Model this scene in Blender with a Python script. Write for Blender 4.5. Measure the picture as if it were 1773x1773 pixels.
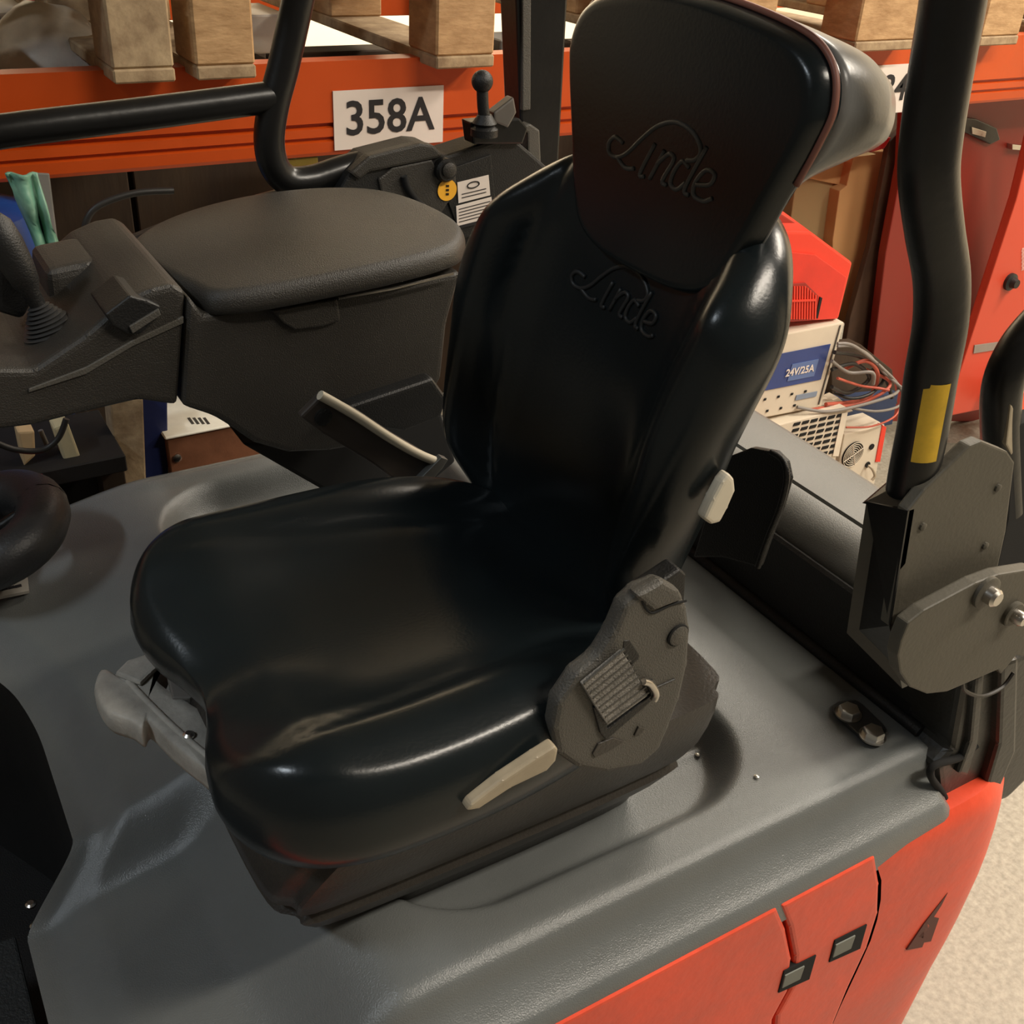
import bpy, bmesh, math, random
from mathutils import Vector, Matrix, noise
random.seed(4)
S = bpy.context.scene
for o in list(bpy.data.objects): bpy.data.objects.remove(o)
COL = S.collection

# ------------------------------------------------------------------ camera
F0 = 1881.0
ax = Vector((3514, 936, F0)).normalized()            # world X axis (truck rearwards) as seen by the camera
az = -Vector((697-886.5, -(3954-886.5), F0)); az = (az - ax*az.dot(ax)).normalized()
ay = -az.cross(ax)
Rv = Vector((ax.x, ay.x, az.x)); Uv = Vector((ax.y, ay.y, az.y)); Fv = Vector((ax.z, ay.z, az.z))
CP = Vector((0, 0, 1.70))
cd = bpy.data.cameras.new('camera'); cam = bpy.data.objects.new('camera', cd); COL.objects.link(cam)
m = Matrix((Rv, Uv, -Fv)).transposed().to_4x4(); m.translation = CP
cam.matrix_world = m
cd.sensor_width = 36; cd.lens = 36*F0/1773; cd.clip_start = 0.02
S.camera = cam
# ------------------------------------------------------------------ light and exposure
S.view_settings.view_transform = 'Standard'; S.view_settings.look = 'None'
S.view_settings.exposure = 0.0; S.view_settings.gamma = 1.0; S.view_settings.use_curve_mapping = False
w = bpy.data.worlds.new('world'); S.world = w; w.use_nodes = True
w.node_tree.nodes['Background'].inputs[0].default_value = (1.0, .86, .68, 1)
w.node_tree.nodes['Background'].inputs[1].default_value = 0.10
def lamp(loc, sx, sy, power, col, rot=(0,0,0)):
    l = bpy.data.lights.new('unseen_light', 'AREA'); l.shape = 'RECTANGLE'; l.size = sx; l.size_y = sy
    l.energy = power; l.color = col
    o = bpy.data.objects.new('unseen_light', l); COL.objects.link(o); o.location = loc; o.rotation_euler = rot
    return o
WARM = (1, .90, .76); COOL = (.84, .93, 1.0)
lamp((2.0, -1.0, 3.7), 1.8, .25, 115, WARM)
lamp((4.1, .2, 3.7), .8, 2.2, 230, WARM)
lamp((-2.0, .6, 3.7), .14, .8, 40, COOL)
lamp((3.7, 2.9, 3.7), 1.6, .9, 125, WARM)
lamp((1.9, 4.0, 2.5), 4.0, .2, 115, WARM, (.85, 0, 0))  # added wall washer below the ceiling, brightens only the back wall

# ------------------------------------------------------------------ pixel -> point on a plane of the place
def at(px, py, x=None, y=None, z=None):
    d = Fv + Rv*((px-886.5)/F0) + Uv*((886.5-py)/F0)
    if x is not None: t = (x-CP.x)/d.x
    elif y is not None: t = (y-CP.y)/d.y
    else: t = (z-CP.z)/d.z
    return CP + d*t

# ------------------------------------------------------------------ materials
MATS = {}
def mat(name, col, rough=.5, metal=0., var=.15, vs=6., bump=.05, bs=60., coat=0., col2=None, rvar=.1, emis=None, aniso=False, stretch=None):
    if name in MATS: return MATS[name]
    m = bpy.data.materials.new(name); m.use_nodes = True; nt = m.node_tree; N = nt.nodes; L = nt.links
    b = N['Principled BSDF']
    tc = N.new('ShaderNodeTexCoord'); mp = N.new('ShaderNodeMapping'); L.new(tc.outputs['Object'], mp.inputs[0])
    if stretch: mp.inputs['Scale'].default_value = stretch
    n1 = N.new('ShaderNodeTexNoise'); n1.inputs['Scale'].default_value = vs; n1.inputs['Detail'].default_value = 6; n1.inputs['Roughness'].default_value = .65
    L.new(mp.outputs[0], n1.inputs[0])
    rp = N.new('ShaderNodeValToRGB'); rp.color_ramp.elements[0].position = .3; rp.color_ramp.elements[1].position = .7
    c2 = col2 or tuple(min(1, c*(1+var)) for c in col); c1 = col if col2 else tuple(c*(1-var) for c in col)
    rp.color_ramp.elements[0].color = (*c1, 1); rp.color_ramp.elements[1].color = (*c2, 1)
    L.new(n1.outputs[0], rp.inputs[0]); L.new(rp.outputs[0], b.inputs['Base Color'])
    mr = N.new('ShaderNodeMapRange'); mr.inputs[3].default_value = max(.02, rough-rvar); mr.inputs[4].default_value = rough+rvar
    L.new(n1.outputs[0], mr.inputs[0]); L.new(mr.outputs[0], b.inputs['Roughness'])
    b.inputs['Metallic'].default_value = metal
    if 'leather' in name: b.inputs['Specular IOR Level'].default_value = .38
    if coat: b.inputs['Coat Weight'].default_value = coat; b.inputs['Coat Roughness'].default_value = .12
    if bump:
        n2 = N.new('ShaderNodeTexNoise'); n2.inputs['Scale'].default_value = bs; n2.inputs['Detail'].default_value = 4
        L.new(mp.outputs[0], n2.inputs[0])
        bp = N.new('ShaderNodeBump'); bp.inputs['Strength'].default_value = min(1, bump*4); bp.inputs['Distance'].default_value = .0015
        L.new(n2.outputs[0], bp.inputs['Height']); L.new(bp.outputs[0], b.inputs['Normal'])
    if emis:
        b.inputs['Emission Color'].default_value = (*emis[0], 1); b.inputs['Emission Strength'].default_value = emis[1]
    MATS[name] = m
    return m
LEATHER = mat('black_leather', (.0075, .011, .0125), .25, bump=.02, bs=300, rvar=.04, coat=.0)
LEATHER_SIDE = mat('worn_leather', (.012, .013, .013), .36, bump=.12, bs=300, rvar=.06)
PIPING = mat('pink_brown_piping', (.22, .085, .06), .5, bump=.02)
LOGO = mat('embossed_logo', (.060, .060, .060), .5, bump=0)
HOOD = mat('grey_hood_plastic', (.140, .148, .146), .25, bump=.10, bs=700, var=.10, vs=4, rvar=.06)
BLACKP = mat('black_plastic', (.007, .007, .007), .5, bump=.12, bs=500)
CONSOLE = mat('console_plastic', (.028, .025, .021), .46, bump=.16, bs=650)
SEATPL = mat('seat_grey_plastic', (.075, .070, .060), .5, bump=.14, bs=600)
BELLOWS = mat('seat_base_plastic', (.030, .026, .022), .42, bump=.10, bs=300)
STEELB = mat('black_painted_steel', (.006, .006, .006), .33, bump=.05, bs=90)
OLIVE = mat('satin_plate_paint', (.075, .067, .050), .55, bump=.06, bs=200)
TRIM = mat('dark_trim_casting', (.022, .021, .018), .4, bump=.1, bs=120)
RED = mat('red_truck_paint', (.78, .078, .032), .42, var=.16, vs=9, bump=.10, bs=60, rvar=.12)
ORANGE = mat('orange_rack_paint', (.54, .070, .006), .38, var=.06, bump=.03)
WHITE = mat('white_label', (.74, .66, .60), .6, var=.04, bump=0)
INK = mat('black_ink', (.012, .011, .014), .6, bump=0)
ZINC = mat('zinc_bolt', (.75, .74, .70), .3, metal=1, bump=.03)
CHROME = mat('worn_metal', (.55, .52, .48), .28, metal=1, bump=.03)
LEVER = mat('grey_handle_plastic', (.38, .36, .32), .5, var=.22, vs=30, bump=.12, bs=200)
CREAM = mat('cream_lever_plastic', (.62, .56, .44), .4, var=.08, bump=.03)
CREAM2 = mat('dirty_cream_plastic', (.36, .30, .21), .42, var=.12, vs=30, bump=.05)
WOOD = mat('pallet_wood', (.34, .19, .08), .75, col2=(.60, .38, .19), vs=14, bump=.25, bs=45, stretch=(1, 1, 3))
WOODD = mat('dirty_pallet_wood', (.22, .14, .075), .8, col2=(.50, .37, .22), vs=20, bump=.3, bs=60)
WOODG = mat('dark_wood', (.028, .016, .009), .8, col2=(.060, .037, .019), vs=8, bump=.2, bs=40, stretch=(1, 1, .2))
CARD = mat('cardboard', (.42, .22, .085), .8, var=.06, vs=3, bump=.04)
CARDD = mat('brown_cardboard', (.26, .17, .075), .8, var=.06, vs=3, bump=.04)
REDM = mat('red_machine_plastic', (.78, .045, .02), .4, var=.03, bump=.03)
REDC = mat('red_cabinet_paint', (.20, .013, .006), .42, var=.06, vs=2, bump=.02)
IVORY = mat('ivory_enamel', (.66, .58, .46), .45, var=.05, bump=.03)
BLUE = mat('blue_panel', (.030, .055, .21), .4, var=.12, vs=10, bump=.02)
BLUEL = mat('light_blue_panel', (.10, .16, .36), .4, var=.05, bump=.0)
NAVY = mat('navy_fabric', (.02, .035, .085), .7, bump=.05)
YELLOW = mat('yellow_sticker', (.72, .45, .03), .5, var=.15, vs=40, bump=.0)
ORST = mat('orange_sticker', (.85, .42, .03), .45, var=.05, bump=.0)
GREEN = mat('green_film', (.06, .26, .17), .35, col2=(.30, .50, .38), vs=9, bump=.1, bs=20)
PLASTICW = mat('clear_wrap', (.60, .57, .50), .25, var=.2, vs=9, bump=.2, bs=25)
BLUEP = mat('blue_drum_plastic', (.015, .06, .26), .4, bump=.05)
HOLE = mat('dark_void', (.004, .004, .004), .9, bump=0)
CABR = mat('red_cable', (.50, .10, .06), .5, bump=0)
CABG = mat('grey_cable', (.22, .20, .18), .5, bump=0)
CABK = mat('black_cable', (.02, .018, .016), .5, bump=0)
WEB = mat('belt_webbing', (.10, .095, .085), .8, col2=(.30, .28, .25), vs=45, bump=.4, bs=500)
WALLM = mat('cream_wall_paint', (.86, .76, .58), .8, var=.03, bump=.02)
CEILM = mat('ceiling_paint', (.18, .17, .15), .9, bump=0)
# speckled concrete
def concrete():
    m = mat('speckled_concrete', (.22, .20, .155), .5, col2=(.40, .37, .30), vs=75, bump=.12, bs=60); return m
FLOORM = concrete()

# ------------------------------------------------------------------ object helpers
def link(name, me, m, parent=None, smooth=False, label=None, kind=None):
    o = bpy.data.objects.new(name, me); COL.objects.link(o)
    if m is not None and not me.materials: me.materials.append(m)
    if smooth:
        for p in me.polygons: p.use_smooth = True
    if parent is not None:
        o.parent = parent
        if parent.type == 'EMPTY': o.matrix_parent_inverse = Matrix.Translation(-parent.location)
    if label: o['label'] = label
    if kind: o['kind'] = kind
    return o
def obj(name, bm, m, parent=None, smooth=False, label=None, kind=None, autos=None):
    bmesh.ops.recalc_face_normals(bm, faces=bm.faces)
    me = bpy.data.meshes.new(name); bm.to_mesh(me); bm.free()
    o = link(name, me, m, parent, smooth or bool(autos), label, kind)
    if autos:
        me.set_sharp_from_angle(angle=math.radians(autos))
    return o
def thing(name, label, cat, loc=(0,0,0), group=None):
    o = bpy.data.objects.new(name, None); COL.objects.link(o); o.location = loc; o.empty_display_size = .05
    o['label'] = label; o['category'] = cat
    if group: o['group'] = group
    return o
def tag(o, label, cat, group=None):
    o['label'] = label; o['category'] = cat
    if group: o['group'] = group
    return o
def add_box(bm, c, s, rot=None, bev=0, seg=1):
    r = bmesh.ops.create_cube(bm, size=1.0); vs = r['verts']
    for v in vs: v.co = Vector((v.co.x*s[0], v.co.y*s[1], v.co.z*s[2]))
    if bev:
        es = list({e for v in vs for e in v.link_edges})
        rr = bmesh.ops.bevel(bm, geom=es, offset=bev, segments=seg, affect='EDGES', profile=.6)
        vs = list({v for f in rr['faces'] for v in f.verts} | {v for v in vs if v.is_valid})
    M = (rot.to_4x4() if rot else Matrix.Identity(4)); M.translation = Vector(c)
    bmesh.ops.transform(bm, matrix=M, verts=vs)
def box(name, c, s, m, parent=None, bev=.002, seg=1, rot=None, **k):
    bm = bmesh.new(); add_box(bm, c, s, rot, bev, seg); return obj(name, bm, m, parent, **k)
def span(name, a, b, m, parent=None, bev=.002, **k):
    c = [(p+q)/2 for p, q in zip(a, b)]; s = [abs(p-q) for p, q in zip(a, b)]
    return box(name, c, s, m, parent, bev, **k)
def prism(name, pts, vec, m, parent=None, bev=.002, seg=2, **k):
    """closed outline of 3-D points extruded by vec"""
    bm = bmesh.new(); vs = [bm.verts.new(p) for p in pts]; f = bm.faces.new(vs)
    r = bmesh.ops.extrude_face_region(bm, geom=[f]); ev = [g for g in r['geom'] if isinstance(g, bmesh.types.BMVert)]
    bmesh.ops.translate(bm, vec=Vector(vec), verts=ev)
    if bev:
        bmesh.ops.bevel(bm, geom=list(bm.edges), offset=bev, segments=seg, affect='EDGES', profile=.6, clamp_overlap=True)
    return obj(name, bm, m, parent, **k)
def crom(P, n, closed=True):
    out = []; N = len(P)
    segs = N if closed else N-1
    P = [Vector(p) for p in P]
    for i in range(segs):
        g = (lambda j: P[j % N]) if closed else (lambda j: P[max(0, min(N-1, j))])
        a, b, c, d = g(i-1), g(i), g(i+1), g(i+2)
        for k in range(n):
            t = k/n
            out.append(.5*((2*b) + (c-a)*t + (2*a-5*b+4*c-d)*t*t + (3*b-a-3*c+d)*t**3))
    if not closed: out.append(P[-1])
    return out
def sweep(bm, pts, r, n=10, caps=True, flat=1.0, up=None):
    pts = [Vector(p) for p in pts]; rings = []; N = len(pts)
    t = (pts[1]-pts[0]).normalized()
    u = (Vector(up) if up else Vector((0, 0, 1)))
    if abs(t.dot(u)) > .95: u = Vector((0, 1, 0))
    u = (u - t*u.dot(t)).normalized()
    for i, p in enumerate(pts):
        a = pts[max(0, i-1)]; b = pts[min(N-1, i+1)]; t = (b-a).normalized()
        u = (u - t*u.dot(t)).normalized(); v = t.cross(u)
        rr = r[i] if isinstance(r, (list, tuple)) else r
        rings.append([bm.verts.new(p + u*(math.cos(q)*rr*flat) + v*(math.sin(q)*rr)) for q in [2*math.pi*k/n for k in range(n)]])
    for a, b in zip(rings, rings[1:]):
        for k in range(n): bm.faces.new((a[k], a[(k+1) % n], b[(k+1) % n], b[k]))
    if caps: bm.faces.new(rings[0]); bm.faces.new(list(reversed(rings[-1])))
def tube(name, pts, r, m, parent=None, sm=6, n=14, flat=1.0, up=None, **k):
    bm = bmesh.new(); P = crom(pts, sm, False) if sm and len(pts) > 2 else pts
    sweep(bm, P, r, n, flat=flat, up=up); return obj(name, bm, m, parent, autos=50, **k)
def cyl(name, a, b, r, m, parent=None, n=20, **k):
    bm = bmesh.new(); sweep(bm, [a, b], r, n); return obj(name, bm, m, parent, autos=40, **k)
def lathe(name, prof, base, axis, m, parent=None, n=24, **k):
    """prof: (radius, height) along axis from base"""
    ax_ = Vector(axis).normalized(); q = ax_.to_track_quat('Z', 'Y'); bm = bmesh.new(); rings = []
    for r, h in prof:
        rings.append([bm.verts.new(Vector(base)+q @ Vector((max(r, 1e-4)*math.cos(t), max(r, 1e-4)*math.sin(t), h))) for t in [2*math.pi*i/n for i in range(n)]])
    for a, b in zip(rings, rings[1:]):
        for i in range(n): bm.faces.new((a[i], a[(i+1) % n], b[(i+1) % n], b[i]))
    bm.faces.new(rings[0]); bm.faces.new(list(reversed(rings[-1])))
    return obj(name, bm, m, parent, autos=35, **k)
def pillow(name, outline, rings, frame, m, parent=None, ns=8, disp=None, center=None, **k):
    """outline (2-D closed) smoothed; rings = (scale, height, weight of disp); frame(a, b, h) -> point"""
    O = crom([(a, b, 0) for a, b in outline], ns)
    c = Vector((*center, 0)) if center else sum(O, Vector())/len(O)
    bm = bmesh.new(); R = []
    for kk, h, wt in rings:
        ring = []
        for p in O:
            q = c + (p-c)*kk
            hh = h + (disp(q.x, q.y)*wt if disp else 0)
            ring.append(bm.verts.new(frame(q.x, q.y, hh)))
        R.append(ring)
    n = len(O)
    for a, b in zip(R, R[1:]):
        for i in range(n): bm.faces.new((a[i], a[(i+1) % n], b[(i+1) % n], b[i]))
    bm.faces.new(R[0]); bm.faces.new(list(reversed(R[-1])))
    return obj(name, bm, m, parent, smooth=True, **k)
def edge_rings(h0, h1, r, n=6, ke=.93, inner=(.9, .8, .68, .54, .4, .25, .1, .02), bottom=True):
    """pad profile: flat under side, straight side, rounded top edge then inner rings of the top"""
    R = []
    if bottom: R += [(.05, h0, 0), (.6, h0, 0), (.9, h0, 0), (.97, h0+.002, 0)]
    R += [(1.0, h0+.010, 0), (1.0, (h0+h1-r)/2, .0), (1.0, h1-r, .15)]
    for i in range(1, n+1):
        a = math.pi/2*i/n
        R.append((ke+(1-ke)*math.cos(a), h1-r+r*math.sin(a), .15+.85*math.sin(a)))
    R += [(kk, h1, 1) for kk in inner]
    return R
def sstep(a, b, x):
    t = max(0, min(1, (x-a)/(b-a))); return t*t*(3-2*t)
def text(name, body, size, origin, xd, yd, m, parent=None, depth=.0004, bold=0, align='CENTER', **k):
    c = bpy.data.curves.new(name, 'FONT'); c.body = body; c.size = size; c.align_x = align; c.align_y = 'CENTER'
    c.extrude = depth; c.offset = bold; c.resolution_u = 3
    t = bpy.data.objects.new('tmp', c); COL.objects.link(t)
    dg = bpy.context.evaluated_depsgraph_get(); me = bpy.data.meshes.new_from_object(t.evaluated_get(dg))
    bpy.data.objects.remove(t); bpy.data.curves.remove(c)
    xd = Vector(xd).normalized(); yd = Vector(yd); yd = (yd-xd*yd.dot(xd)).normalized(); zd = xd.cross(yd)
    M = Matrix((xd, yd, zd)).transposed().to_4x4(); M.translation = Vector(origin)
    me.transform(M); me.name = name
    return link(name, me, m, parent, **k)

# ================================================================== THE ROOM
def struct(name, a, b, m):
    o = span(name, a, b, m, bev=0); o['kind'] = 'structure'; return o
struct('floor', (-3.5, -3, -.1), (7, 5.6, 0), FLOORM)
struct('ceiling', (-3.5, -3, 3.9), (7, 5.6, 4.0), CEILM)
struct('wall_back', (-3.5, 5.0, 0), (7, 5.1, 3.9), WALLM)
struct('wall_right', (6.4, -3, 0), (6.5, 5.0, 3.9), WALLM)

# ================================================================== RACK
YR = 2.0
zt0 = 1.345; zb0 = 1.175
rack = thing('pallet_rack', 'orange pallet rack running behind the truck, numbered 358A on its beam', 'rack', (0, YR, 0))
def beam(x0, x1, zb, zt, y, parent, name='beam'):
    # step-beam: upper box plus grooved lower part, profile in (y,z) swept along x
    h = zt-zb
    prof = [(0, 1), (0, .36), (.010, .345), (.010, .315), (0, .30), (0, .21), (.008, .195), (.008, .17), (0, .155), (.002, .04), (.006, 0), (.045, 0), (.045, 1)]
    bm = bmesh.new()
    A = [bm.verts.new((x0, y+a, zb+h*b)) for a, b in prof]; B = [bm.verts.new((x1, y+a, zb+h*b)) for a, b in prof]
    n = len(prof)
    for i in range(n): bm.faces.new((A[i], A[(i+1) % n], B[(i+1) % n], B[i]))
    bm.faces.new(A); bm.faces.new(B)
    return obj(name, bm, ORANGE, parent)
b1 = beam(-1.2, 1.80, zb0, zt0, YR, rack)
b2 = beam(1.90, 4.6, zb0-.005, zt0-.005, YR, rack)
span('rear_beam', (-1.2, 3.60, zb0+.02), (4.6, 3.65, zt0-.01), ORANGE, rack)
def upright(x, y):
    bm = bmesh.new()
    add_box(bm, (x, y, 1.1), (.012, .09, 2.2)); add_box(bm, (x+.09, y, 1.1), (.012, .09, 2.2)); add_box(bm, (x+.045, y-.04, 1.1), (.09, .010, 2.2))
    return obj('upright', bm, WOODG, rack)
upright(1.80, YR+.09); upright(1.80, 3.58); upright(-1.3, YR+.09)
span('deck_board', (-1.2, 2.06, zb0+.05), (.93, 2.95, zb0+.065), WOODG, rack)
span('deck_board', (.935, 2.06, zb0+.05), (1.79, 2.52, zb0+.065), WOODG, rack)
# location labels
def rack_label(p, wd, hg, txt, parent, size):
    l = span('location_label', (p.x-wd/2, YR-.003, p.z-hg/2), (p.x+wd/2, YR-.0005, p.z+hg/2), WHITE, parent, bev=0, label='white label with black characters '+txt)
    text('lettering', txt, size, (p.x, YR-.0040, p.z), (1, 0, 0), (0, 0, 1), INK, l, bold=.0012)
pl = at(674, 203, y=YR); pa = at(580, 203, y=YR); pb = at(769, 203, y=YR)
rack_label(pl, (pb-pa).x, .108, '358A', b1, .088)
pr_ = at(1572, 152, y=YR)
rack_label(pr_, .34, .118, '340A', b2, .090)

# ================================================================== PALLETS
def pallet(x0, x1, cols, y0, z0, label, wm, grp='pallets lying on the rack beam', ncol=None, y1=2.95, bw=.10):
    t = thing('pallet', label, 'pallet', ((x0+x1)/2, y0, z0), grp)
    for cx_, wdt in cols:
        span('bottom_board', (cx_-wdt/2, y0, z0), (cx_+wdt/2, y1, z0+.022), WOODD, t, bev=.003)
        for yy in (y0+.002, (y0+y1)/2, y1-.13):
            span('block', (cx_-wdt/2, yy, z0+.022), (cx_+wdt/2, yy+.12, z0+.132), wm, t, bev=.004)
        span('stringer', (cx_-wdt/2, y0+.02, z0+.132), (cx_+wdt/2, y1, z0+.154), wm, t, bev=.003)
    k = 5
    for i in range(k):
        yy = y0 + (y1-y0-.11)*i/(k-1)
        span('deck_board', (x0, yy, z0+.154), (x1, yy+.11, z0+.176), wm, t, bev=.003)
    return t
PY = 1.93; PZ = 1.335
def xx(px, py=60): return at(px, py, y=PY).x
def colw(a, b): return ((xx(a)+xx(b))/2, abs(xx(b)-xx(a)))
pallet(xx(298)-.75, xx(298), [(xx(298)-.70, .10), (xx(298)-.38, .10), colw(187, 297)], PY, PZ, 'weathered pallet at the left end with a rough grey-brown block end', WOODD)
pallet(xx(330), xx(860), [colw(335, 440), colw(757, 858)], PY, PZ, 'pallet above the label 358A with smooth tan blocks', WOOD)
pallet(xx(1228), xx(1605), [colw(1228, 1340), colw(1485, 1598)], PY, PZ-.005, 'pallet behind the headrest with light torn block ends', WOOD)
pallet(xx(1700), xx(1700)+.8, [(xx(1700)+.075, .15), (xx(1700)+.42, .12), (xx(1700)+.74, .12)], PY, PZ-.005, 'pallet at the right end of the beam beyond the curved black post', WOOD)

# ================================================================== THINGS BEHIND THE PALLETS
def at_box(name, p, s, m, label, cat, **k):
    o = span(name, (p.x-s[0]/2, p.y-s[1]/2, p.z), (p.x+s[0]/2, p.y+s[1]/2, p.z+s[2]), m, **k); return tag(o, label, cat)
ZD = zb0+.065
def dome(name, c, rx, ry, h, m, label, cat):
    bm = bmesh.new(); bmesh.ops.create_uvsphere(bm, u_segments=28, v_segments=16, radius=1)
    for v in bm.verts:
        if v.co.z < -.1: v.co.z = -.1
        nn = noise.noise(v.co*2.3)*.10
        v.co = Vector((c[0]+v.co.x*rx*(1+nn), c[1]+v.co.y*ry*(1+nn), c[2]+(v.co.z+.1)*h*(1+nn)))
    return tag(obj(name, bm, m, smooth=True), label, cat)
q = at(85, 100, y=2.35)
dome('plastic_bag', (q.x, 2.35, ZD), .13, .12, .15, PLASTICW, 'rounded clear plastic wrapped bundle at the left above the orange beam', 'bag')
q = at(20, 40, y=2.7); span_ = span('storage_box', (q.x-.16, 2.62, ZD), (q.x+.10, 2.85, q.z+.03), mat('grey_card', (.52, .49, .43), .7), bev=.004)
tag(span_, 'grey box behind the plastic bundle at the upper left', 'box')
q = at(88, 40, y=2.6)
o = prism('red_cover', [at(58, 4, y=2.6), at(85, 8, y=2.6), at(118, 60, y=2.6), at(70, 52, y=2.6)], (0, .12, 0), REDM, bev=.004); tag(o, 'sloping red plastic cover behind the plastic bundle', 'cover')
a = at(455, 70, y=2.75); b = at(600, 20, y=2.75)
o = span('white_carton', (a.x-.14, 2.72, ZD), (a.x+.06, 2.93, b.z), mat('white_card', (.80, .74, .64), .6), bev=.004); tag(o, 'white carton seen between the pallet blocks left of the label 358A', 'box')
o = span('timber_board', (a.x-.05, 2.42, ZD), (a.x+.70, 2.50, ZD+.05), WOODG, bev=.003); tag(o, 'dark timber board lying behind the beam under the pallet', 'board')
o = span('steel_rail', (a.x-.05, 2.20, ZD+.03), (a.x+.80, 2.26, ZD+.055), mat('grey_rail', (.38, .38, .36), .4, metal=.3), bev=.002); tag(o, 'pale grey rail lying just behind the beam left of the label 358A', 'rail')
q = at(877, 90, y=2.4)
o = span('grey_module', (q.x-.03, 2.38, ZD), (q.x+.05, 2.5, q.z+.03), mat('grey_module', (.16, .15, .14), .6), bev=.003); tag(o, 'small grey module beside the black post above the beam', 'box')
# rack back: dark boarding below the beam
bb = thing('back_boarding', 'dark brown timber boarding behind the lower rack bay', 'boarding', (1.5, 3.2, 0))
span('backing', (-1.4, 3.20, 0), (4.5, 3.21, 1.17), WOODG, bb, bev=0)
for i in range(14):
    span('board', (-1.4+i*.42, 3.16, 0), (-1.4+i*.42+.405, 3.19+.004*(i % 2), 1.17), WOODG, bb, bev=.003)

# ------------------------------------------------------------------ left, below the beam
def quad(name, px, y, dy, m, label, cat, bev=.003):
    o = prism(name, [at(a, b, y=y) for a, b in px], (0, dy, 0), m, bev=bev)
    return tag(o, label, cat)
q = at(0, 400, y=1.95)
o = lathe('blue_drum', [(.10, 0), (.13, .01), (.13, .45), (.135, .46), (.13, .48), (.13, .79), (.12, .84), (.06, .86), (.02, .86)], (q.x-.055, 2.02, .29), (0, 0, 1), BLUEP); tag(o, 'blue plastic drum at the left edge below the orange beam', 'drum')
span_ = span('drum_stand', (q.x-.25, 1.85, 0), (q.x+.10, 2.2, .29), WOODD, bev=.004); tag(span_, 'wooden crate under the blue drum', 'crate')
# green and white draped film
bm = bmesh.new(); rows = 14; cols = 8
L0 = [(8, 300), (30, 345), (55, 400), (72, 470)]; R0 = [(66, 300), (78, 350), (98, 420), (122, 470)]
LL = crom([(a, b, 0) for a, b in L0], 4, False); RR = crom([(a, b, 0) for a, b in R0], 4, False)
g = []
for i, (l, r) in enumerate(zip(LL, RR)):
    row = []
    for j in range(cols+1):
        t = j/cols; p = at(l.x+(r.x-l.x)*t, l.y+(r.y-l.y)*t, y=1.90); p.y += .012*math.sin(t*9+i*.4)+.006*math.sin(i*1.1); row.append(bm.verts.new(p))
    g.append(row)
for i in range(len(g)-1):
    for j in range(cols): bm.faces.new((g[i][j], g[i][j+1], g[i+1][j+1], g[i+1][j]))
fo = obj('film_wrap', bm, GREEN, smooth=True); sm_ = fo.modifiers.new('t', 'SOLIDIFY'); sm_.thickness = .004; tag(fo, 'green and white plastic film hanging beside the blue drum', 'film')
quad('plastic_sheet', [(52, 298), (86, 300), (104, 445), (84, 450)], 2.0, .02, mat('grey_plastic_sheet', (.20, .19, .17), .5), 'grey strip behind the green film', 'sheet')
quad('cream_carton', [(34, 470), (60, 392), (72, 420), (66, 470)], 2.1, .05, IVORY, 'cream carton piece between blue drum and green film', 'box')
quad('yellow_carton', [(497, 277), (551, 272), (552, 300), (512, 300)], 2.15, .1, mat('yellow_card', (.62, .55, .12), .6, var=.2), 'yellow green carton under the beam beside the bent tube', 'box')
# lower gap below the console
o = prism('timber_post', [at(190, 690, y=1.75), at(248, 690, y=1.75), at(254, 850, y=1.75), at(204, 850, y=1.75)], (0, .05, 0), WOODD, bev=.003); tag(o, 'weathered upright plank under the armrest console', 'plank')
o = prism('blue_board', [at(240, 680, y=1.8), at(290, 680, y=1.8), at(292, 850, y=1.8), at(252, 850, y=1.8)], (0, .03, 0), mat('dark_blue', (.012, .02, .09), .5), bev=.003); tag(o, 'dark blue board next to the weathered plank', 'board')
cr = thing('tool_crate', 'crate with brown wooden front and white lid under the armrest console', 'crate', (.5, 1.8, 0))
A = at(288, 755, y=1.78); B = at(440, 728, y=1.78)
span('front', (A.x, 1.78, .2), (A.x+.36, 1.80, A.z-.006), mat('red_brown_wood', (.16, .060, .026), .6, var=.2, vs=20, bump=.1), cr)
span('body', (A.x, 1.80, .2), (A.x+.36, 2.02, A.z-.006), mat('white_card', (.8, .74, .64), .6), cr)
span('lid', (A.x-.004, 1.775, A.z-.006), (A.x+.364, 2.02, A.z), mat('white_paper', (.80, .76, .64), .6), cr)
span('base', (A.x, 1.80, 0), (A.x+.36, 2.02, .2), WOODG, cr)
q = at(307, 793, y=1.778); lathe('screw', [(.008, 0), (.008, .003), (.004, .005)], (q.x, 1.779, q.z), (0, -1, 0), CHROME, cr, n=10)
for i in range(4):
    q = at(330+i*9, 729, z=A.z); span('printed_mark', (q.x-.002, q.y-.014, A.z), (q.x+.003, q.y+.014, A.z+.0006), CONSOLE, cr, bev=0)
quad('cream_connector', [(30, 748), (60, 746), (62, 790), (42, 808)], 1.7, .04, mat('cream_block', (.62, .44, .24), .6), 'cream coloured block left of the black cable loop', 'block', bev=.004)
quad('ivory_connector', [(92, 742), (118, 732), (143, 800), (118, 818)], 1.7, .04, mat('ivory_block', (.60, .53, .33), .6), 'ivory tilted block right of the black cable loop', 'block', bev=.004)
quad('red_reflector', [(42, 840), (80, 834), (88, 864), (62, 868)], 1.60, .03, REDM, 'small bright red block beside the steering wheel', 'block', bev=.003)
bn = thing('parts_bench', 'dark bench under the console carrying the small blocks', 'bench', (.15, 1.8, 0))
zb_ = at(42, 808, y=1.7).z
span('bench_top', (-.4, 1.67, zb_-.03), (.30, 1.86, zb_), mat('dark_bench', (.008, .006, .005), .8), bn)
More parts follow.
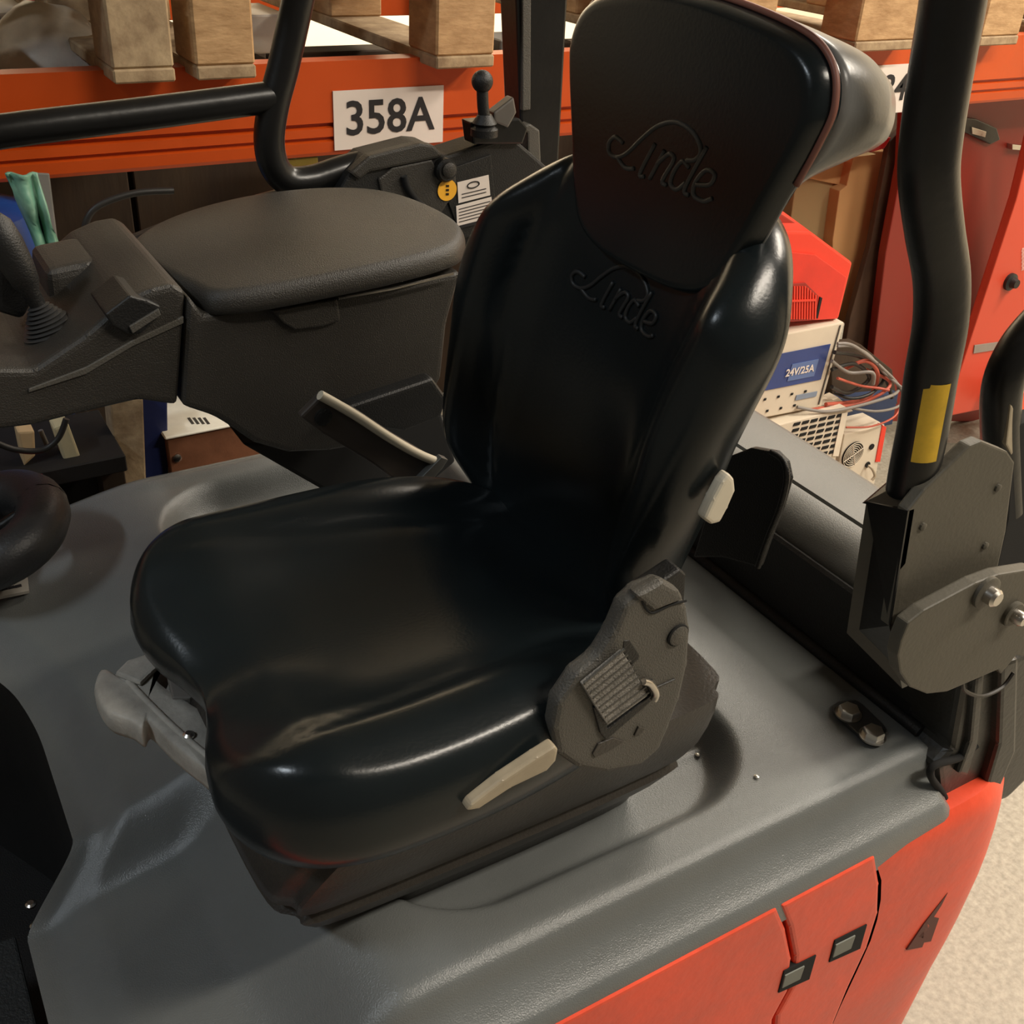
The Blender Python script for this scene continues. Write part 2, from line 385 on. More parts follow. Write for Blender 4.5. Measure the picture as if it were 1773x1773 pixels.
span('bench_front', (-.38, 1.76, 0), (.28, 1.78, zb_-.03), mat('dark_bench', (.008, .006, .005), .8), bn)
for xx_ in (-.35, .28): span('bench_leg', (xx_-.02, 1.70, 0), (xx_+.02, 1.74, zb_-.03), WOODG, bn)
q = [at(a, b, y=1.62) for a, b in [(-30, 755), (20, 777), (70, 780), (100, 760), (115, 725)]]
o = tube('black_cable', q, .005, CABK, sm=6, n=8); tag(o, 'thin black cable looping under the front of the console', 'cable')
q = [at(a, b, y=1.85) for a, b in [(90, 850), (130, 815), (180, 808), (215, 800)]]
o = tube('thick_cable', q, .008, CABK, sm=6, n=8); tag(o, 'thick black cable beside the weathered plank', 'cable')
q = [at(a, b, y=1.75) for a, b in [(70, 745), (85, 790), (60, 820), (40, 850)]]
o = tube('grey_cable', q, .004, CABG, sm=6, n=8); tag(o, 'thin grey cable hanging between the cream and ivory blocks', 'cable')
# dark cable loop in the shade below the beam
q = [at(a, b, y=1.85) for a, b in [(240, 430), (160, 440), (147, 400), (165, 360), (230, 335), (300, 330)]]
o = tube('hose', q, .006, CABK, sm=6, n=8); tag(o, 'black hose loop in the shade below the orange beam', 'hose')

# ================================================================== RIGHT BACKGROUND
# red welder
def P2(px, y): return [at(a, b, y=y) for a, b in px]
wy = 1.95
wel = thing('red_welder', 'bright red angular machine with slotted vent behind the backrest', 'machine', tuple(at(1400, 550, y=wy)))
prism('housing', P2([(1290, 400), (1405, 402), (1476, 455), (1452, 552), (1300, 560), (1270, 480)], wy), (.02, .30, .05), REDM, wel, bev=.006)
prism('front_bezel', P2([(1290, 428), (1412, 441), (1466, 480), (1450, 552), (1300, 562), (1270, 500)], wy-.006), (0, .01, 0), mat('red_bezel', (.70, .035, .018), .4, bump=.02), wel, bev=.002)
prism('vent_recess', P2([(1345, 494), (1395, 490), (1417, 512), (1413, 552), (1340, 560)], wy-.012), (0, .006, 0), mat('dark_red', (.30, .02, .012), .5, bump=0), wel, bev=.001)
for i in range(14):
    x0 = 1352+i*4.6
    prism('vent_slat', P2([(x0, 496+max(0, (x0-1395))*.9), (x0+2.3, 496+max(0, (x0-1395))*.9), (x0+1.3, 553), (x0-1, 553)], wy-.0145), (0, .004, 0), REDM, wel, bev=0)
prism('vent_bar', P2([(1345, 521), (1413, 518), (1413, 521.5), (1345, 524.5)], wy-.0165), (0, .003, 0), REDM, wel, bev=0)
prism('latch_notch', P2([(1420, 514), (1413, 550), (1416, 552), (1424, 516)], wy-.009), (0, .004, 0), HOLE, wel, bev=0)
# white/blue power device
dy_ = 1.93
dev = thing('charger_unit', 'ivory unit with a blue face panel under the red machine', 'charger', tuple(at(1400, 700, y=dy_)))
tl, tr, br, bl = (1290, 592), (1462, 558), (1422, 704), (1240, 740)
prism('casing', P2([tl, tr, br, bl], dy_), (.03, .30, 0), IVORY, dev, bev=.004)
def lerp2(u, v): 
    return ((tl[0]*(1-u)+tr[0]*u)*(1-v)+(bl[0]*(1-u)+br[0]*u)*v, (tl[1]*(1-u)+tr[1]*u)*(1-v)+(bl[1]*(1-u)+br[1]*u)*v)
def devq(name, u0, v0, u1, v1, m, off=.003, par=dev, th=.002): 
    return prism(name, P2([lerp2(u0, v0), lerp2(u1, v0), lerp2(u1, v1), lerp2(u0, v1)], dy_-off), (0, th, 0), m, par, bev=0)
pn = devq('blue_face', .02, .24, .92, .66, BLUE)
devq('display', .58, .40, .84, .60, BLUEL, off=.005, par=pn)
c = at(*lerp2(.68, .50), y=dy_-.0065); e = at(*lerp2(.86, .50), y=dy_-.0065)
text('lettering', '24V/25A', .030, c, e-c, (0, 0, 1), WHITE, pn, bold=.0006)
for k in range(7): u = .40+.13*(k % 4)+(.06 if k > 3 else 0); devq('socket_hole', u, .76+.15*(k > 3), u+.02, .785+.15*(k > 3), HOLE)
devq('rating_plate', .72, .80, .92, .86, mat('grey_blue', (.22, .27, .36), .5))
devq('edge_strip', .965, .03, .975, .97, SEATPL)  # thin grey strip near the right edge of the casing
# white vented box
vb = thing('vented_box', 'ivory box with slanted slots below the blue faced unit', 'power supply', tuple(at(1400, 760, y=1.9)))
prism('casing', P2([(1340, 738), (1468, 706), (1446, 800), (1300, 860)], 1.90), (.0, .30, .0), IVORY, vb, bev=.003)
for r in range(7):
    for c_ in range(6):
        x0 = 1376+c_*15-r*2.2; y0 = 733-c_*3.0+r*10.5
        prism('vent_slot', P2([(x0, y0), (x0+11, y0-2.6), (x0+8.5, y0+2.8), (x0-2.5, y0+5.4)], 1.8975), (0, .002, 0), HOLE, vb, bev=0)
prism('corner_strip', P2([(1458, 716), (1468, 714), (1452, 790), (1442, 790)], 1.8965), (0, .002, 0), mat('ivory_strip', (.70, .62, .50), .5), vb, bev=0)
# fan box
fb = thing('fan_unit', 'ivory unit with a round fan grille beside the vented box', 'power supply', tuple(at(1490, 800, y=1.92)))
prism('casing', P2([(1462, 752), (1532, 735), (1512, 850), (1440, 880)], 1.93), (0, .30, 0), IVORY, fb, bev=.003)
prism('red_edge', P2([(1528, 736), (1535, 740), (1524, 800), (1516, 800)], 1.927), (0, .02, 0), REDM, fb, bev=.001)
fc = at(1477, 787, y=1.925)
lathe('fan_opening', [(.042, 0), (.042, .003), (.040, .003)], (fc.x, 1.9285, fc.z), (0, -1, 0), HOLE, fb, n=28)
for i in range(6):
    r_ = .008+i*.0066; bm = bmesh.new()
    sweep(bm, [(fc.x+r_*math.cos(t), 1.923, fc.z+r_*math.sin(t)) for t in [2*math.pi*k/28 for k in range(29)]], .0012, 5, caps=False)
    obj('grille_ring', bm, IVORY, fb)
for t in (.4, 1.97, 3.54, 5.1):
    cyl('grille_spoke', (fc.x, 1.922, fc.z), (fc.x+.042*math.cos(t), 1.922, fc.z+.042*math.sin(t)), .0013, IVORY, fb, n=5)
for px, py in ((1510, 774), (1503, 805)):
    q = at(px, py, y=1.926); lathe('round_hole', [(.010, 0), (.010, .003), (.008, .003)], (q.x, 1.929, q.z), (0, -1, 0), HOLE, fb, n=14)
q = at(1503, 806, y=1.92); tube('hook', [q, q+Vector((.008, -.012, -.008)), q+Vector((.018, -.02, -.03)), q+Vector((.010, -.02, -.045))], .0045, CREAM2, fb, n=8)
# navy case behind the cables
quad('navy_case', [(1452, 690), (1556, 680), (1545, 735), (1460, 752)], 2.02, .15, NAVY, 'navy blue case under the cable bundle', 'case')
quad('ivory_box', [(1425, 700), (1452, 688), (1478, 712), (1440, 722)], 1.98, .04, IVORY, 'small ivory box behind the vented unit', 'box')
# cables: each one its own
cabs = [([(1430, 700), (1500, 690), (1520, 650), (1500, 625), (1460, 640)], CABR, .006, 'red cable curling over the navy case'),
        ([(1400, 708), (1480, 700), (1528, 680), (1540, 660), (1500, 640)], CABR, .005, 'red cable running along the top of the vented box'),
        ([(1380, 705), (1440, 712), (1530, 690), (1556, 672), (1530, 640), (1480, 600), (1450, 595)], CABG, .005, 'grey cable making the widest loop of the bundle'),
        ([(1470, 706), (1520, 712), (1560, 700), (1558, 670), (1520, 630)], CABG, .004, 'grey cable hanging over the navy case edge'),
        ([(1440, 640), (1480, 630), (1505, 655), (1470, 680), (1440, 670)], CABK, .006, 'black cable ring in the heart of the bundle'),
        ([(1445, 610), (1490, 618), (1530, 650), (1545, 690)], CABK, .006, 'black cable arching over the bundle'),
        ([(1450, 655), (1490, 668), (1520, 672), (1540, 676)], CABR, .004, 'short red cable crossing the bundle'),
        ([(1440, 625), (1470, 645), (1510, 645), (1512, 665)], CABG, .005, 'grey cable bent behind the red cables'),
        ([(1445, 680), (1475, 690), (1510, 680), (1530, 655), (1510, 640)], CABK, .005, 'black cable under the red cables'),
        ([(1465, 740), (1510, 738), (1550, 720), (1562, 690)], CABR, .003, 'thin red cable beneath the navy case'),
        ([(1450, 600), (1475, 600), (1505, 615), (1530, 645), (1560, 670)], CABG, .004, 'grey cable along the top of the bundle')]
for i, (pp, m_, r_, lb) in enumerate(cabs):
    q = [at(a, b, y=1.93-.012*(i % 4)+.02*math.sin(j*1.7+i)) for j, (a, b) in enumerate(pp)]
    tag(tube('cable', q, r_, m_, sm=7, n=8), lb, 'cable', 'cables bundled beside the charger')
# dark back layer for the bundle
quad('bundle_backing', [(1440, 600), (1490, 596), (1545, 640), (1555, 700), (1440, 700)], 2.05, .05, WOODG, 'dark backing layer behind the cable bundle', 'crate')
# cardboard boxes
def carton(pts, y, m_, label, dy=.25):
    t = thing('cardboard_box', label, 'box', tuple(at(*pts[2], y=y)))
    prism('carton', P2(pts, y), (0, dy, 0), m_, t, bev=.003); return t
t = carton([(1385, 262), (1484, 280), (1450, 560), (1345, 560)], 2.30, CARDD, 'brown cardboard box seen just right of the headrest')
prism('flap', P2([(1385, 252), (1480, 282), (1462, 322), (1380, 305)], 2.29), (0, .008, 0), CARD, t, bev=.002)
carton([(1480, 262), (1540, 262), (1523, 340), (1506, 430), (1472, 560), (1440, 560), (1442, 416), (1454, 331), (1466, 322)], 2.26, CARD, 'tall tan cardboard box beside the dark rack upright')
quad('green_box', [(1345, 330), (1390, 300), (1386, 345), (1350, 345)], 2.4, .05, mat('green_card', (.02, .20, .05), .5), 'green carton corner below the headrest', 'box')
quad('pink_label_box', [(1345, 350), (1376, 338), (1366, 378), (1345, 372)], 2.38, .03, mat('pale_card', (.75, .6, .48), .6), 'pale carton corner below the headrest', 'box')
quad('maroon_cover', [(1310, 372), (1350, 368), (1405, 404), (1300, 404)], 2.0, .2, mat('maroon', (.30, .025, .012), .5), 'dull red cover on top of the red machine', 'cover')
o = prism('red_pouch', P2([(1450, 256), (1500, 240), (1545, 238), (1532, 258), (1490, 270)], 2.2), (0, .1, 0), mat('crimson', (.42, .01, .012), .35), bev=.006); tag(o, 'crimson pouch under the beam behind the headrest', 'pouch')
o = prism('olive_pouch', P2([(1430, 262), (1470, 252), (1520, 268), (1470, 274)], 2.18), (0, .06, 0), mat('khaki', (.42, .33, .18), .5), bev=.006); tag(o, 'khaki package under the crimson pouch', 'package')
# dark leaning upright + red cabinet
o = prism('dark_plank', P2([(1541, 245), (1570, 213), (1562, 287), (1548, 358), (1534, 437), (1519, 560), (1500, 740), (1440, 740), (1472, 550), (1506, 430), (1523, 340)], 2.20), (0, .02, 0), mat('plank_brown', (.035, .014, .006), .7, col2=(.07, .032, .014), vs=12, bump=.1), bev=.003); tag(o, 'dark brown plank leaning left of the red cabinet', 'plank')
cy = 2.05
cab = thing('red_cabinet', 'large red steel cabinet behind the curved black post', 'cabinet', tuple(at(1640, 720, y=cy)))
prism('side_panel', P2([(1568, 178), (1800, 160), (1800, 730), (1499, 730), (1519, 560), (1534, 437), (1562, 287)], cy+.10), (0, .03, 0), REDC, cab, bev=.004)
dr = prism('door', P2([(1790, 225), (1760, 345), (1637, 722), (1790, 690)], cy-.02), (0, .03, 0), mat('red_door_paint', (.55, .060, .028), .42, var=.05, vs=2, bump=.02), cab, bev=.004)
hd = prism('latch', P2([(1664, 203), (1690, 206), (1726, 222), (1732, 242), (1715, 250), (1664, 226)], cy+.085), (0, .012, 0), STEELB, cab, bev=.003)
prism('latch_bolt', P2([(1683, 220), (1708, 228), (1706, 238), (1684, 232)], cy+.08), (0, .01, 0), CHROME, hd, bev=.001)
prism('side_clip', P2([(1753, 250), (1790, 254), (1790, 262), (1753, 259)], cy+.08), (0, .02, 0), CHROME, cab, bev=.001)
q = at(1752, 489, y=cy-.03)
kb = lathe('door_knob', [(.028, 0), (.028, .01), (.018, .014), (.014, .03)], (q.x, cy-.02, q.z), (0, -1, 0), BLACKP, dr, n=20)
for i in range(6):
    text('printed_text', ['VARNING', 'Läs manualen', 'innan start', 'Max 400 V', 'Service', 'årligen'][i] if False else 'lllllllll', .018, at(1775, 432+i*6.5, y=cy-.0215), (1, 0, .02), (0, 0, 1), mat('pale_print', (.75, .5, .45), .6, bump=0), dr)
prism('grey_strip', P2([(1688, 598), (1745, 590), (1742, 603), (1686, 612)], cy-.0235), (0, .003, 0), mat('strip_grey', (.25, .22, .19), .5), dr, bev=0)
quad('red_cart', [(1760, 690), (1800, 660), (1800, 715), (1755, 728)], 1.9, .1, RED, 'red painted frame piece at the right edge below the cabinet', 'frame')

# ================================================================== FORKLIFT
TR = thing('forklift', 'red and grey counterbalance forklift truck carrying the black seat', 'forklift', (.6, 1.0, 0))
# hood: top surface with recessed pan, rolled edges and stepped sides
YN, YF = .533, 1.51
def hz(x, y):
    z = .85
    px, py = (x-.505), (y-1.01); hx, hy, rr = .225, .435, .11
    dx, dy = abs(px)-hx+rr, abs(py)-hy+rr
    d = math.hypot(max(dx, 0), max(dy, 0))+min(max(dx, dy), 0)-rr
    pan = 1-sstep(-.026, .010, d)
    # pan runs out openly towards the front near corner
    openf = sstep(.42, .25, x)*sstep(1.15, .95, y)
    z -= .038*max(pan, 0)
    f = sstep(.30, .02, x)
    z -= .050*f
    z -= .055*sstep(.26, .14, x)*sstep(.90, .84, y)
    z -= .02*sstep(.06, 0.0, x)
    # low rib that carries the seat rails
    rib = math.exp(-((y-.668)/.006)**2)*sstep(.45, .5, x)*sstep(.715, .70, x)
    z += .004*rib
    rib2 = math.exp(-((y-.655-.0*x)/.006)**2)*0
    # crease at the far edge
    z += .006*math.exp(-((y-1.475)/.014)**2)*sstep(.25, .32, x)
    return z
xs = [-.015+.945*i/170 for i in range(171)]
prof = []                       # (y, dz) near side, from outside inwards
near = [(.476, -.105), (.476, -.078), (.4775, -.066), (.4805, -.058), (.4845, -.0535), (.489, -.051), (.496, -.045), (.505, -.036), (.510, -.030), (.513, -.024), (.5155, -.018), (.518, -.010), (.523, -.003), (.535, 0.0)]
ysn = [n_[0] for n_ in near]
ys = near + [(YN+.004+(YF-.02-YN)*j/190, 0) for j in range(1, 191)] + [(1.507, -.004), (1.515, -.014), (1.518, -.04), (1.518, -.12)]
bm = bmesh.new(); g = []
for x in xs:
    row = []
    e = sstep(.915, .93, x); fr = max(0, (.03-x)/.045)
    
    for (y, dz) in ys:
        yy = min(max(y, .54), 1.50)
        z = hz(x, yy)+dz - .012*e*e
        
        x0_ = .065*sstep(.84, .90, y)*(1-sstep(1.05, 1.45, y))-.05*sstep(1.15, 1.4, y)
        xq = x+x0_*(1-sstep(-.015, .25, x))
        row.append(bm.verts.new((xq, y, z)))
    g.append(row)
for i in range(len(g)-1):
    for j in range(len(ys)-1): bm.faces.new((g[i][j], g[i+1][j], g[i+1][j+1], g[i][j+1]))
# front drop and rear drop
def skirt(row, dx, dz):
    prev = row
    for k in range(1, 5):
        a = math.pi/2*k/4
        nr = [bm.verts.new((v.co.x+dx*math.sin(a), v.co.y, v.co.z-.02*(1-math.cos(a)))) for v in row]
        for j in range(len(row)-1): bm.faces.new((prev[j], prev[j+1], nr[j+1], nr[j]))
        prev = nr
    nr = [bm.verts.new((v.co.x, v.co.y, v.co.z-dz)) for v in prev]
    for j in range(len(row)-1): bm.faces.new((prev[j], prev[j+1], nr[j+1], nr[j]))
ed = [v.co.copy() for v in g[0]]
skirt(g[-1], .006, .08)
bmf = bmesh.new(); rws = [[bmf.verts.new((p.x-dx, p.y, p.z-dz)) for p in ed] for dx, dz in ((0, 0), (-.004, .004), (-.008, .014), (-.008, .42))]
for a, b in zip(rws, rws[1:]):
    for j in range(len(a)-1): bmf.faces.new((a[j], a[j+1], b[j+1], b[j]))
obj('front_apron', bmf, BLACKP, TR, smooth=True)
obj('hood', bm, HOOD, TR, smooth=True, label='grey plastic seat hood with a recessed pan')
# floor of the driver's compartment, left
span('compartment_floor', (-.60, .53, .38), (.12, 1.55, .40), BLACKP, TR)
mt = prism('floor_mat', [(-.60, .57, .50), (-.030, .57, .50), (-.030, 1.04, .50), (-.60, 1.04, .50)], (0, 0, .012), mat('mat_rubber', (.022, .024, .024), .6, bump=.3, bs=300), TR, bev=.003)
for px, py in ((52, 1560), (60, 1597)):
    q = at(px, py, z=.52); lathe('rivet', [(.007, 0), (.007, .003), (.004, .005)], (q.x, q.y, .512), (0, 0, 1), CHROME, mt, n=10)
for px, py in ((98, 1705), (108, 1742)):
    q = at(px, py, z=.53)
    bm = bmesh.new(); add_box(bm, (q.x, q.y, .530), (.022, .014, .02), bev=.003); add_box(bm, (q.x+.008, q.y-.012, .528), (.010, .012, .016), bev=.002)
    obj('brass_connector', bm, mat('brass', (.55, .38, .20), .4, metal=.7), mt)
# steering wheel
SW = thing('steering_wheel', 'black steering wheel rim at the left edge', 'steering wheel', (.0, 1.38, .86))
cw = at(-14, 918, z=.90); ex = Vector((.96, 0, .28)); ey = Vector((0, 1, 0))
bm = bmesh.new(); sweep(bm, [cw+ex*(.068*math.cos(t))+ey*(.078*math.sin(t)) for t in [2*math.pi*k/48 for k in range(49)]], .034, 14, caps=False)
obj('rim', bm, mat('wheel_rubber', (.018, .018, .019), .45, bump=.1, bs=300), SW, smooth=True)
lathe('hub', [(.03, -.06), (.035, -.01), (.03, .01), (.01, .015)], cw+Vector((-.03, 0, -.02)), (-.28, 0, .96), BLACKP, SW)
for t in (.2, 2.3, 4.4):
    cyl('spoke', cw+Vector((-.03, 0, -.02)), cw+ex*(.068*math.cos(t))+ey*(.078*math.sin(t)), .009, STEELB, SW)
cyl('column', cw+Vector((-.03, 0, -.05)), cw+Vector((-.25, 0, -.5)), .03, BLACKP, SW)
a, b, c, d = (at(-12, 1022, z=.815), at(48, 1001, z=.815), at(51, 1027, z=.815), at(-12, 1040, z=.815))
lb = prism('warning_label', [p+Vector((0, 0, .0)) for p in (a, b, c, d)], (0, 0, .004), mat('dirty_white', (.42, .40, .36), .5), TR, bev=0, label='worn white label on the front of the hood')
for k in range(3): 
    q = at(8+12*k, 1020-2.5*k, z=.8195); span('printed_mark', (q.x-.004, q.y-.002, .8191), (q.x+.004, q.y+.004, .8196), INK, lb, bev=0)
# red side panels
YS = .474
def side(pts, name, dy=.05, m_=RED, y=YS, par=TR, bev=.006, **k): return prism(name, [Vector((a, y, b)) for a, b in pts], (0, dy, 0), m_, par, bev=bev, seg=3, **k)
def spx(px, py, y=YS): p = at(px, py, y=y); return (p.x, p.z)
s1 = [spx(1347, 1572), spx(1362, 1610), spx(1372, 1660), spx(1366, 1715), spx(1340, 1763)]
zt = .772
tz = at(1150, 1655, y=.486)
zs = tz.z-.009
side([(-.15, zs+.01), (s1[0][0], zs+.01)]+s1[1:]+[(s1[-1][0]+.04, .35), (-.15, .35)], 'side_panel')
s2 = [spx(1513, 1494), spx(1524, 1530), spx(1522, 1580), spx(1503, 1640), spx(1470, 1710), spx(1444, 1773)]
gp = .0045
dp = side([(s1[0][0]+gp, zs+.01), (s2[0][0], zs+.01)]+s2[1:]+[(s2[-1][0]+.03, .35), (s1[-1][0]+.04+gp, .35)]+[(a+gp, b) for a, b in reversed(s1[1:])], 'door_panel')
# counterweight: rounded plan, slight bulge
s3 = s2[1:]
plan = [(.775, .476), (.86, .472), (.93, .470), (.985, .474), (1.03, .492), (1.08, .53), (1.16, .61), (1.26, .74), (1.34, .90), (1.37, 1.02), (1.34, 1.14), (1.26, 1.30), (1.14, 1.44), (1.0, 1.53), (.775, 1.53)]
bm = bmesh.new(); PL = crom([(a, b, 0) for a, b in plan], 4, False)
lev = [(.12, .94, 0), (.30, .955, 0), (.45, .975, 0), (.58, .99, 0), (.66, 1.0, 0), (.72, 1.0, 0), (.762, .997, 0), (.782, .985, 0), (.790, .96, 0)]
seamx = lambda z: (lambda: 0)()
def seam(z):
    P = sorted([(b, a) for a, b in s2])
    if z <= P[0][0]: return P[0][1]+(P[0][0]-z)*.12
    for (z0, x0), (z1, x1) in zip(P, P[1:]):
        if z0 <= z <= z1: return x0+(x1-x0)*(z-z0)/(z1-z0)
    return P[-1][1]
R_ = []
for z in [.12, .25, .36, .42, .48, .52, .56, .60, .64, .68, .72, .75, .765, .775, .780]:
    kk = 1.0 if z > .5 else 1-.05*(.5-z)/.4
    if z > .75: kk = 1-.02*((z-.75)/.03)**2
    sx = seam(z)+gp; row = []
    for p in PL:
        x = sx+(p.x-.775)*((1.37*kk-sx)/(1.37-.775)); y = 1.0+(p.y-1.0)*kk
        
        row.append(bm.verts.new((x, y, z)))
    R_.append(row)
for a, b in zip(R_, R_[1:]):
    for i in range(len(a)-1): bm.faces.new((a[i], a[i+1], b[i+1], b[i]))
bm.faces.new(R_[-1])
cwt = obj('counterweight', bm, RED, TR, autos=45, label='red rounded rear counterweight marked 4')
# marking 4 on it
def onside(px, py, off=.0): 
    return at(px, py, y=.4695-off)
fp = [(1641, 1546), (1600, 1600), (1570, 1645), (1597, 1640), (1600, 1632), (1612, 1630), (1626, 1590), (1617, 1588), (1630, 1568)]
prism('painted_number', [onside(*p) for p in fp], (0, .004, 0), mat('black_marking', (.10, .022, .015), .6, bump=0), cwt, bev=0, label='dark painted figure 4')
prism('painted_number_stroke', [onside(*p) for p in [(1590, 1622), (1604, 1596), (1609, 1603), (1598, 1624)]], (0, .003, 0), RED, cwt, bev=0)
# recessed square latches
for (cx_, cy_) in ((1382, 1688), (1470, 1635)):
    e = 1
    fr = prism('latch_frame', [at(cx_+a, cy_+b, y=YS-.0015) for a, b in ((-24, -6), (32, -34), (20, 8), (-34, 32))], (0, .012, 0), HOLE, dp, bev=.001)
    prism('latch_plate', [at(cx_+a, cy_+b, y=YS-.0030) for a, b in ((-22, 2), (12, -15), (4, 8), (-28, 24))], (0, .004, 0), mat('latch_grey', (.14, .15, .13), .5), fr, bev=.001)
# inner body keeps light out
span('chassis', (.10, .51, .10), (.98, 1.50, .66), HOLE, TR)
# rear cover behind the hood
bm = bmesh.new()
YA, YB = .60, 1.47
profx = [(.937, .78), (.937, .955), (.940, .972), (.950, .986), (.965, .995), (.985, 1.0), (.990, 1.0), (.9915, .990), (.9965, .990), (.998, 1.0), (1.02, 1.0), (1.070, .999), (1.080, .996), (1.085, .985), (1.087, .80)]
rows = []
for j in range(41):
    y = YA+(YB-YA)*j/40; t = abs(y-1.03)/.44; cap = 1-.28*max(0, t-.35)**1.6
    rows.append([bm.verts.new((x+(.02*(1-t*t) if x > 1.0 else 0), y, z-(.02*max(0, t-.75)*4*(z-.78)))) for x, z in profx])
for a, b in zip(rows, rows[1:]):
    for i in range(len(profx)-1): bm.faces.new((a[i], a[i+1], b[i+1], b[i]))
obj('rear_cover', bm, mat('rear_cover_plastic', (.15, .15, .14), .42, bump=.08, bs=600, var=.06), TR, autos=50, label='pale grey rear cover with a groove behind the seat')
span('bulkhead', (.925, .56, .70), (.936, 1.48, .962), BLACKP, TR, bev=.004)
span('bulkhead_core', (.95, .62, .60), (1.07, 1.44, .97), HOLE, TR)
tube('edge_seal', [(.924, .54, .853), (.924, .8, .853), (.924, 1.45, .853)], .009, BLACKP, TR, sm=0)
# bolted plate on the hood
c0 = at(1465, 1228, z=.853); c1 = at(1512, 1272, z=.853)
bpl = prism('bolt_plate', [at(a, b, z=.8515) for a, b in ((1441, 1226), (1450, 1219), (1480, 1217), (1490, 1222), (1530, 1262), (1534, 1272), (1527, 1282), (1506, 1291), (1497, 1288), (1443, 1238))], (0, 0, .005), mat('plate_dark', (.06, .06, .058), .35, metal=.4), TR, bev=.0015)
for px, py in ((1470, 1232), (1512, 1270)):
    q = at(px, py, z=.861)
    lathe('washer', [(.0155, 0), (.0155, .002)], (q.x, q.y, .8565), (0, 0, 1), CHROME, bpl, n=24)
    lathe('bolt_head', [(.0125, 0), (.0125, .006), (.0115, .008), (.009, .008)], (q.x, q.y, .8585), (0, 0, 1), ZINC, bpl, n=6)
for px, py in ((1209, 1299), (1302, 1378)):
    q = at(px, py, z=.822); lathe('stud', [(.003, 0), (.003, .002), (.001, .003)], (q.x, q.y, hz(q.x, q.y)), (0, 0, 1), ZINC, TR, n=8)
# trim casting behind hood, near side
def yq(pts, y, dy, name, m_, par=TR, bev=.004, seg=2, **k): return prism(name, [at(a, b, y=y) for a, b in pts], (0, dy, 0), m_, par, bev=bev, seg=seg, **k)
tc_ = yq([(1622, 1330), (1650, 1300), (1672, 1180), (1800, 1120), (1800, 1330), (1745, 1385), (1700, 1402), (1640, 1412), (1628, 1390)], .50, .12, 'rear_corner_casting', TRIM, bev=.010, seg=3, label='dark ribbed corner casting under the post bracket')
yq([(1690, 1175), (1706, 1165), (1694, 1290), (1676, 1345), (1660, 1340), (1680, 1285)], .492, .02, 'rib', TRIM, tc_, bev=.004)
yq([(1735, 1150), (1765, 1140), (1760, 1300), (1730, 1370), (1706, 1370), (1730, 1290)], .488, .02, 'rib', TRIM, tc_, bev=.005)
tube('seam_gasket', [at(a, b, y=.497) for a, b in ((1690, 1290), (1660, 1312), (1618, 1325), (1612, 1345), (1634, 1378), (1636, 1410))], .0045, HOLE, tc_, n=8)
tube('wire_loop', [at(a, b, y=.480) for a, b in ((1668, 1172), (1670, 1195), (1700, 1205), (1735, 1190), (1755, 1165))], .0022, CABK, tc_, n=6)
# post bracket
br = yq([(1572, 885), (1600, 850), (1680, 772), (1700, 764), (1745, 782), (1757, 800), (1742, 920), (1722, 1010), (1640, 1050), (1540, 1085)], .50, .012, 'post_bracket', OLIVE, bev=.002, label='satin grey brown folded steel bracket of the rear post')
A0, B0 = at(1572, 885, y=.50), at(1538, 1090, y=.50)
prism('bracket_side', [A0, at(1540, 1086, y=.50), at(1562, 1192, y=.505), at(1466, 1096, y=.545), at(1500, 868, y=.545)], (.008, .0, 0), STEELB, br, bev=0)
prism('bracket_web', [at(1500, 868, y=.545), at(1572, 885, y=.503), at(1690, 770, y=.503), at(1620, 765, y=.545)], (0, .004, -.004), STEELB, br, bev=0)
bp2 = yq([(1560, 1110), (1572, 1080), (1600, 1058), (1690, 1010), (1730, 995), (1790, 985), (1790, 1140), (1760, 1135), (1733, 1168), (1728, 1160), (1640, 1198), (1605, 1202), (1575, 1190), (1558, 1165), (1554, 1135)], .475, .014, 'lower_plate', OLIVE, br, bev=.002, label='rounded lower plate of the bracket')
for px, py, r_ in ((1706, 1025, .017), (1752, 1062, .014)):
    q = at(px, py, y=.474)
    w_ = lathe('washer', [(r_, 0), (r_, .004), (r_*.9, .005)], (q.x, .475, q.z), (0, -1, 0), OLIVE, bp2, n=24)
    lathe('bolt_head', [(r_*.55, 0), (r_*.55, .008), (r_*.4, .011)], (q.x, .470, q.z), (0, -1, 0), CHROME, bp2, n=12)
for px, py in ((1598, 912), (1728, 845), (1706, 945)):
    q = at(px, py, y=.499); lathe('small_screw', [(.004, 0), (.004, .002), (.002, .003)], (q.x, .500, q.z), (0, -1, 0), OLIVE, br, n=10)
# curved rear post
pp = [(1672, -900), (1668, -500), (1663, -200), (1656, -60), (1650, 0), (1628, 130), (1612, 240), (1608, 310), (1618, 400), (1630, 480), (1628, 560), (1612, 650), (1598, 740), (1580, 830), (1565, 930)]
pts = [at(a, b, y=.525) for a, b in pp]
post = tube('rear_post', pts, .0215, STEELB, TR, sm=5, n=28, label='thick curved black tube of the rear overhead guard')
bm = bmesh.new(); yl = [at(a, b, y=.50) for a, b in ((1650, 640), (1640, 700), (1626, 775))]
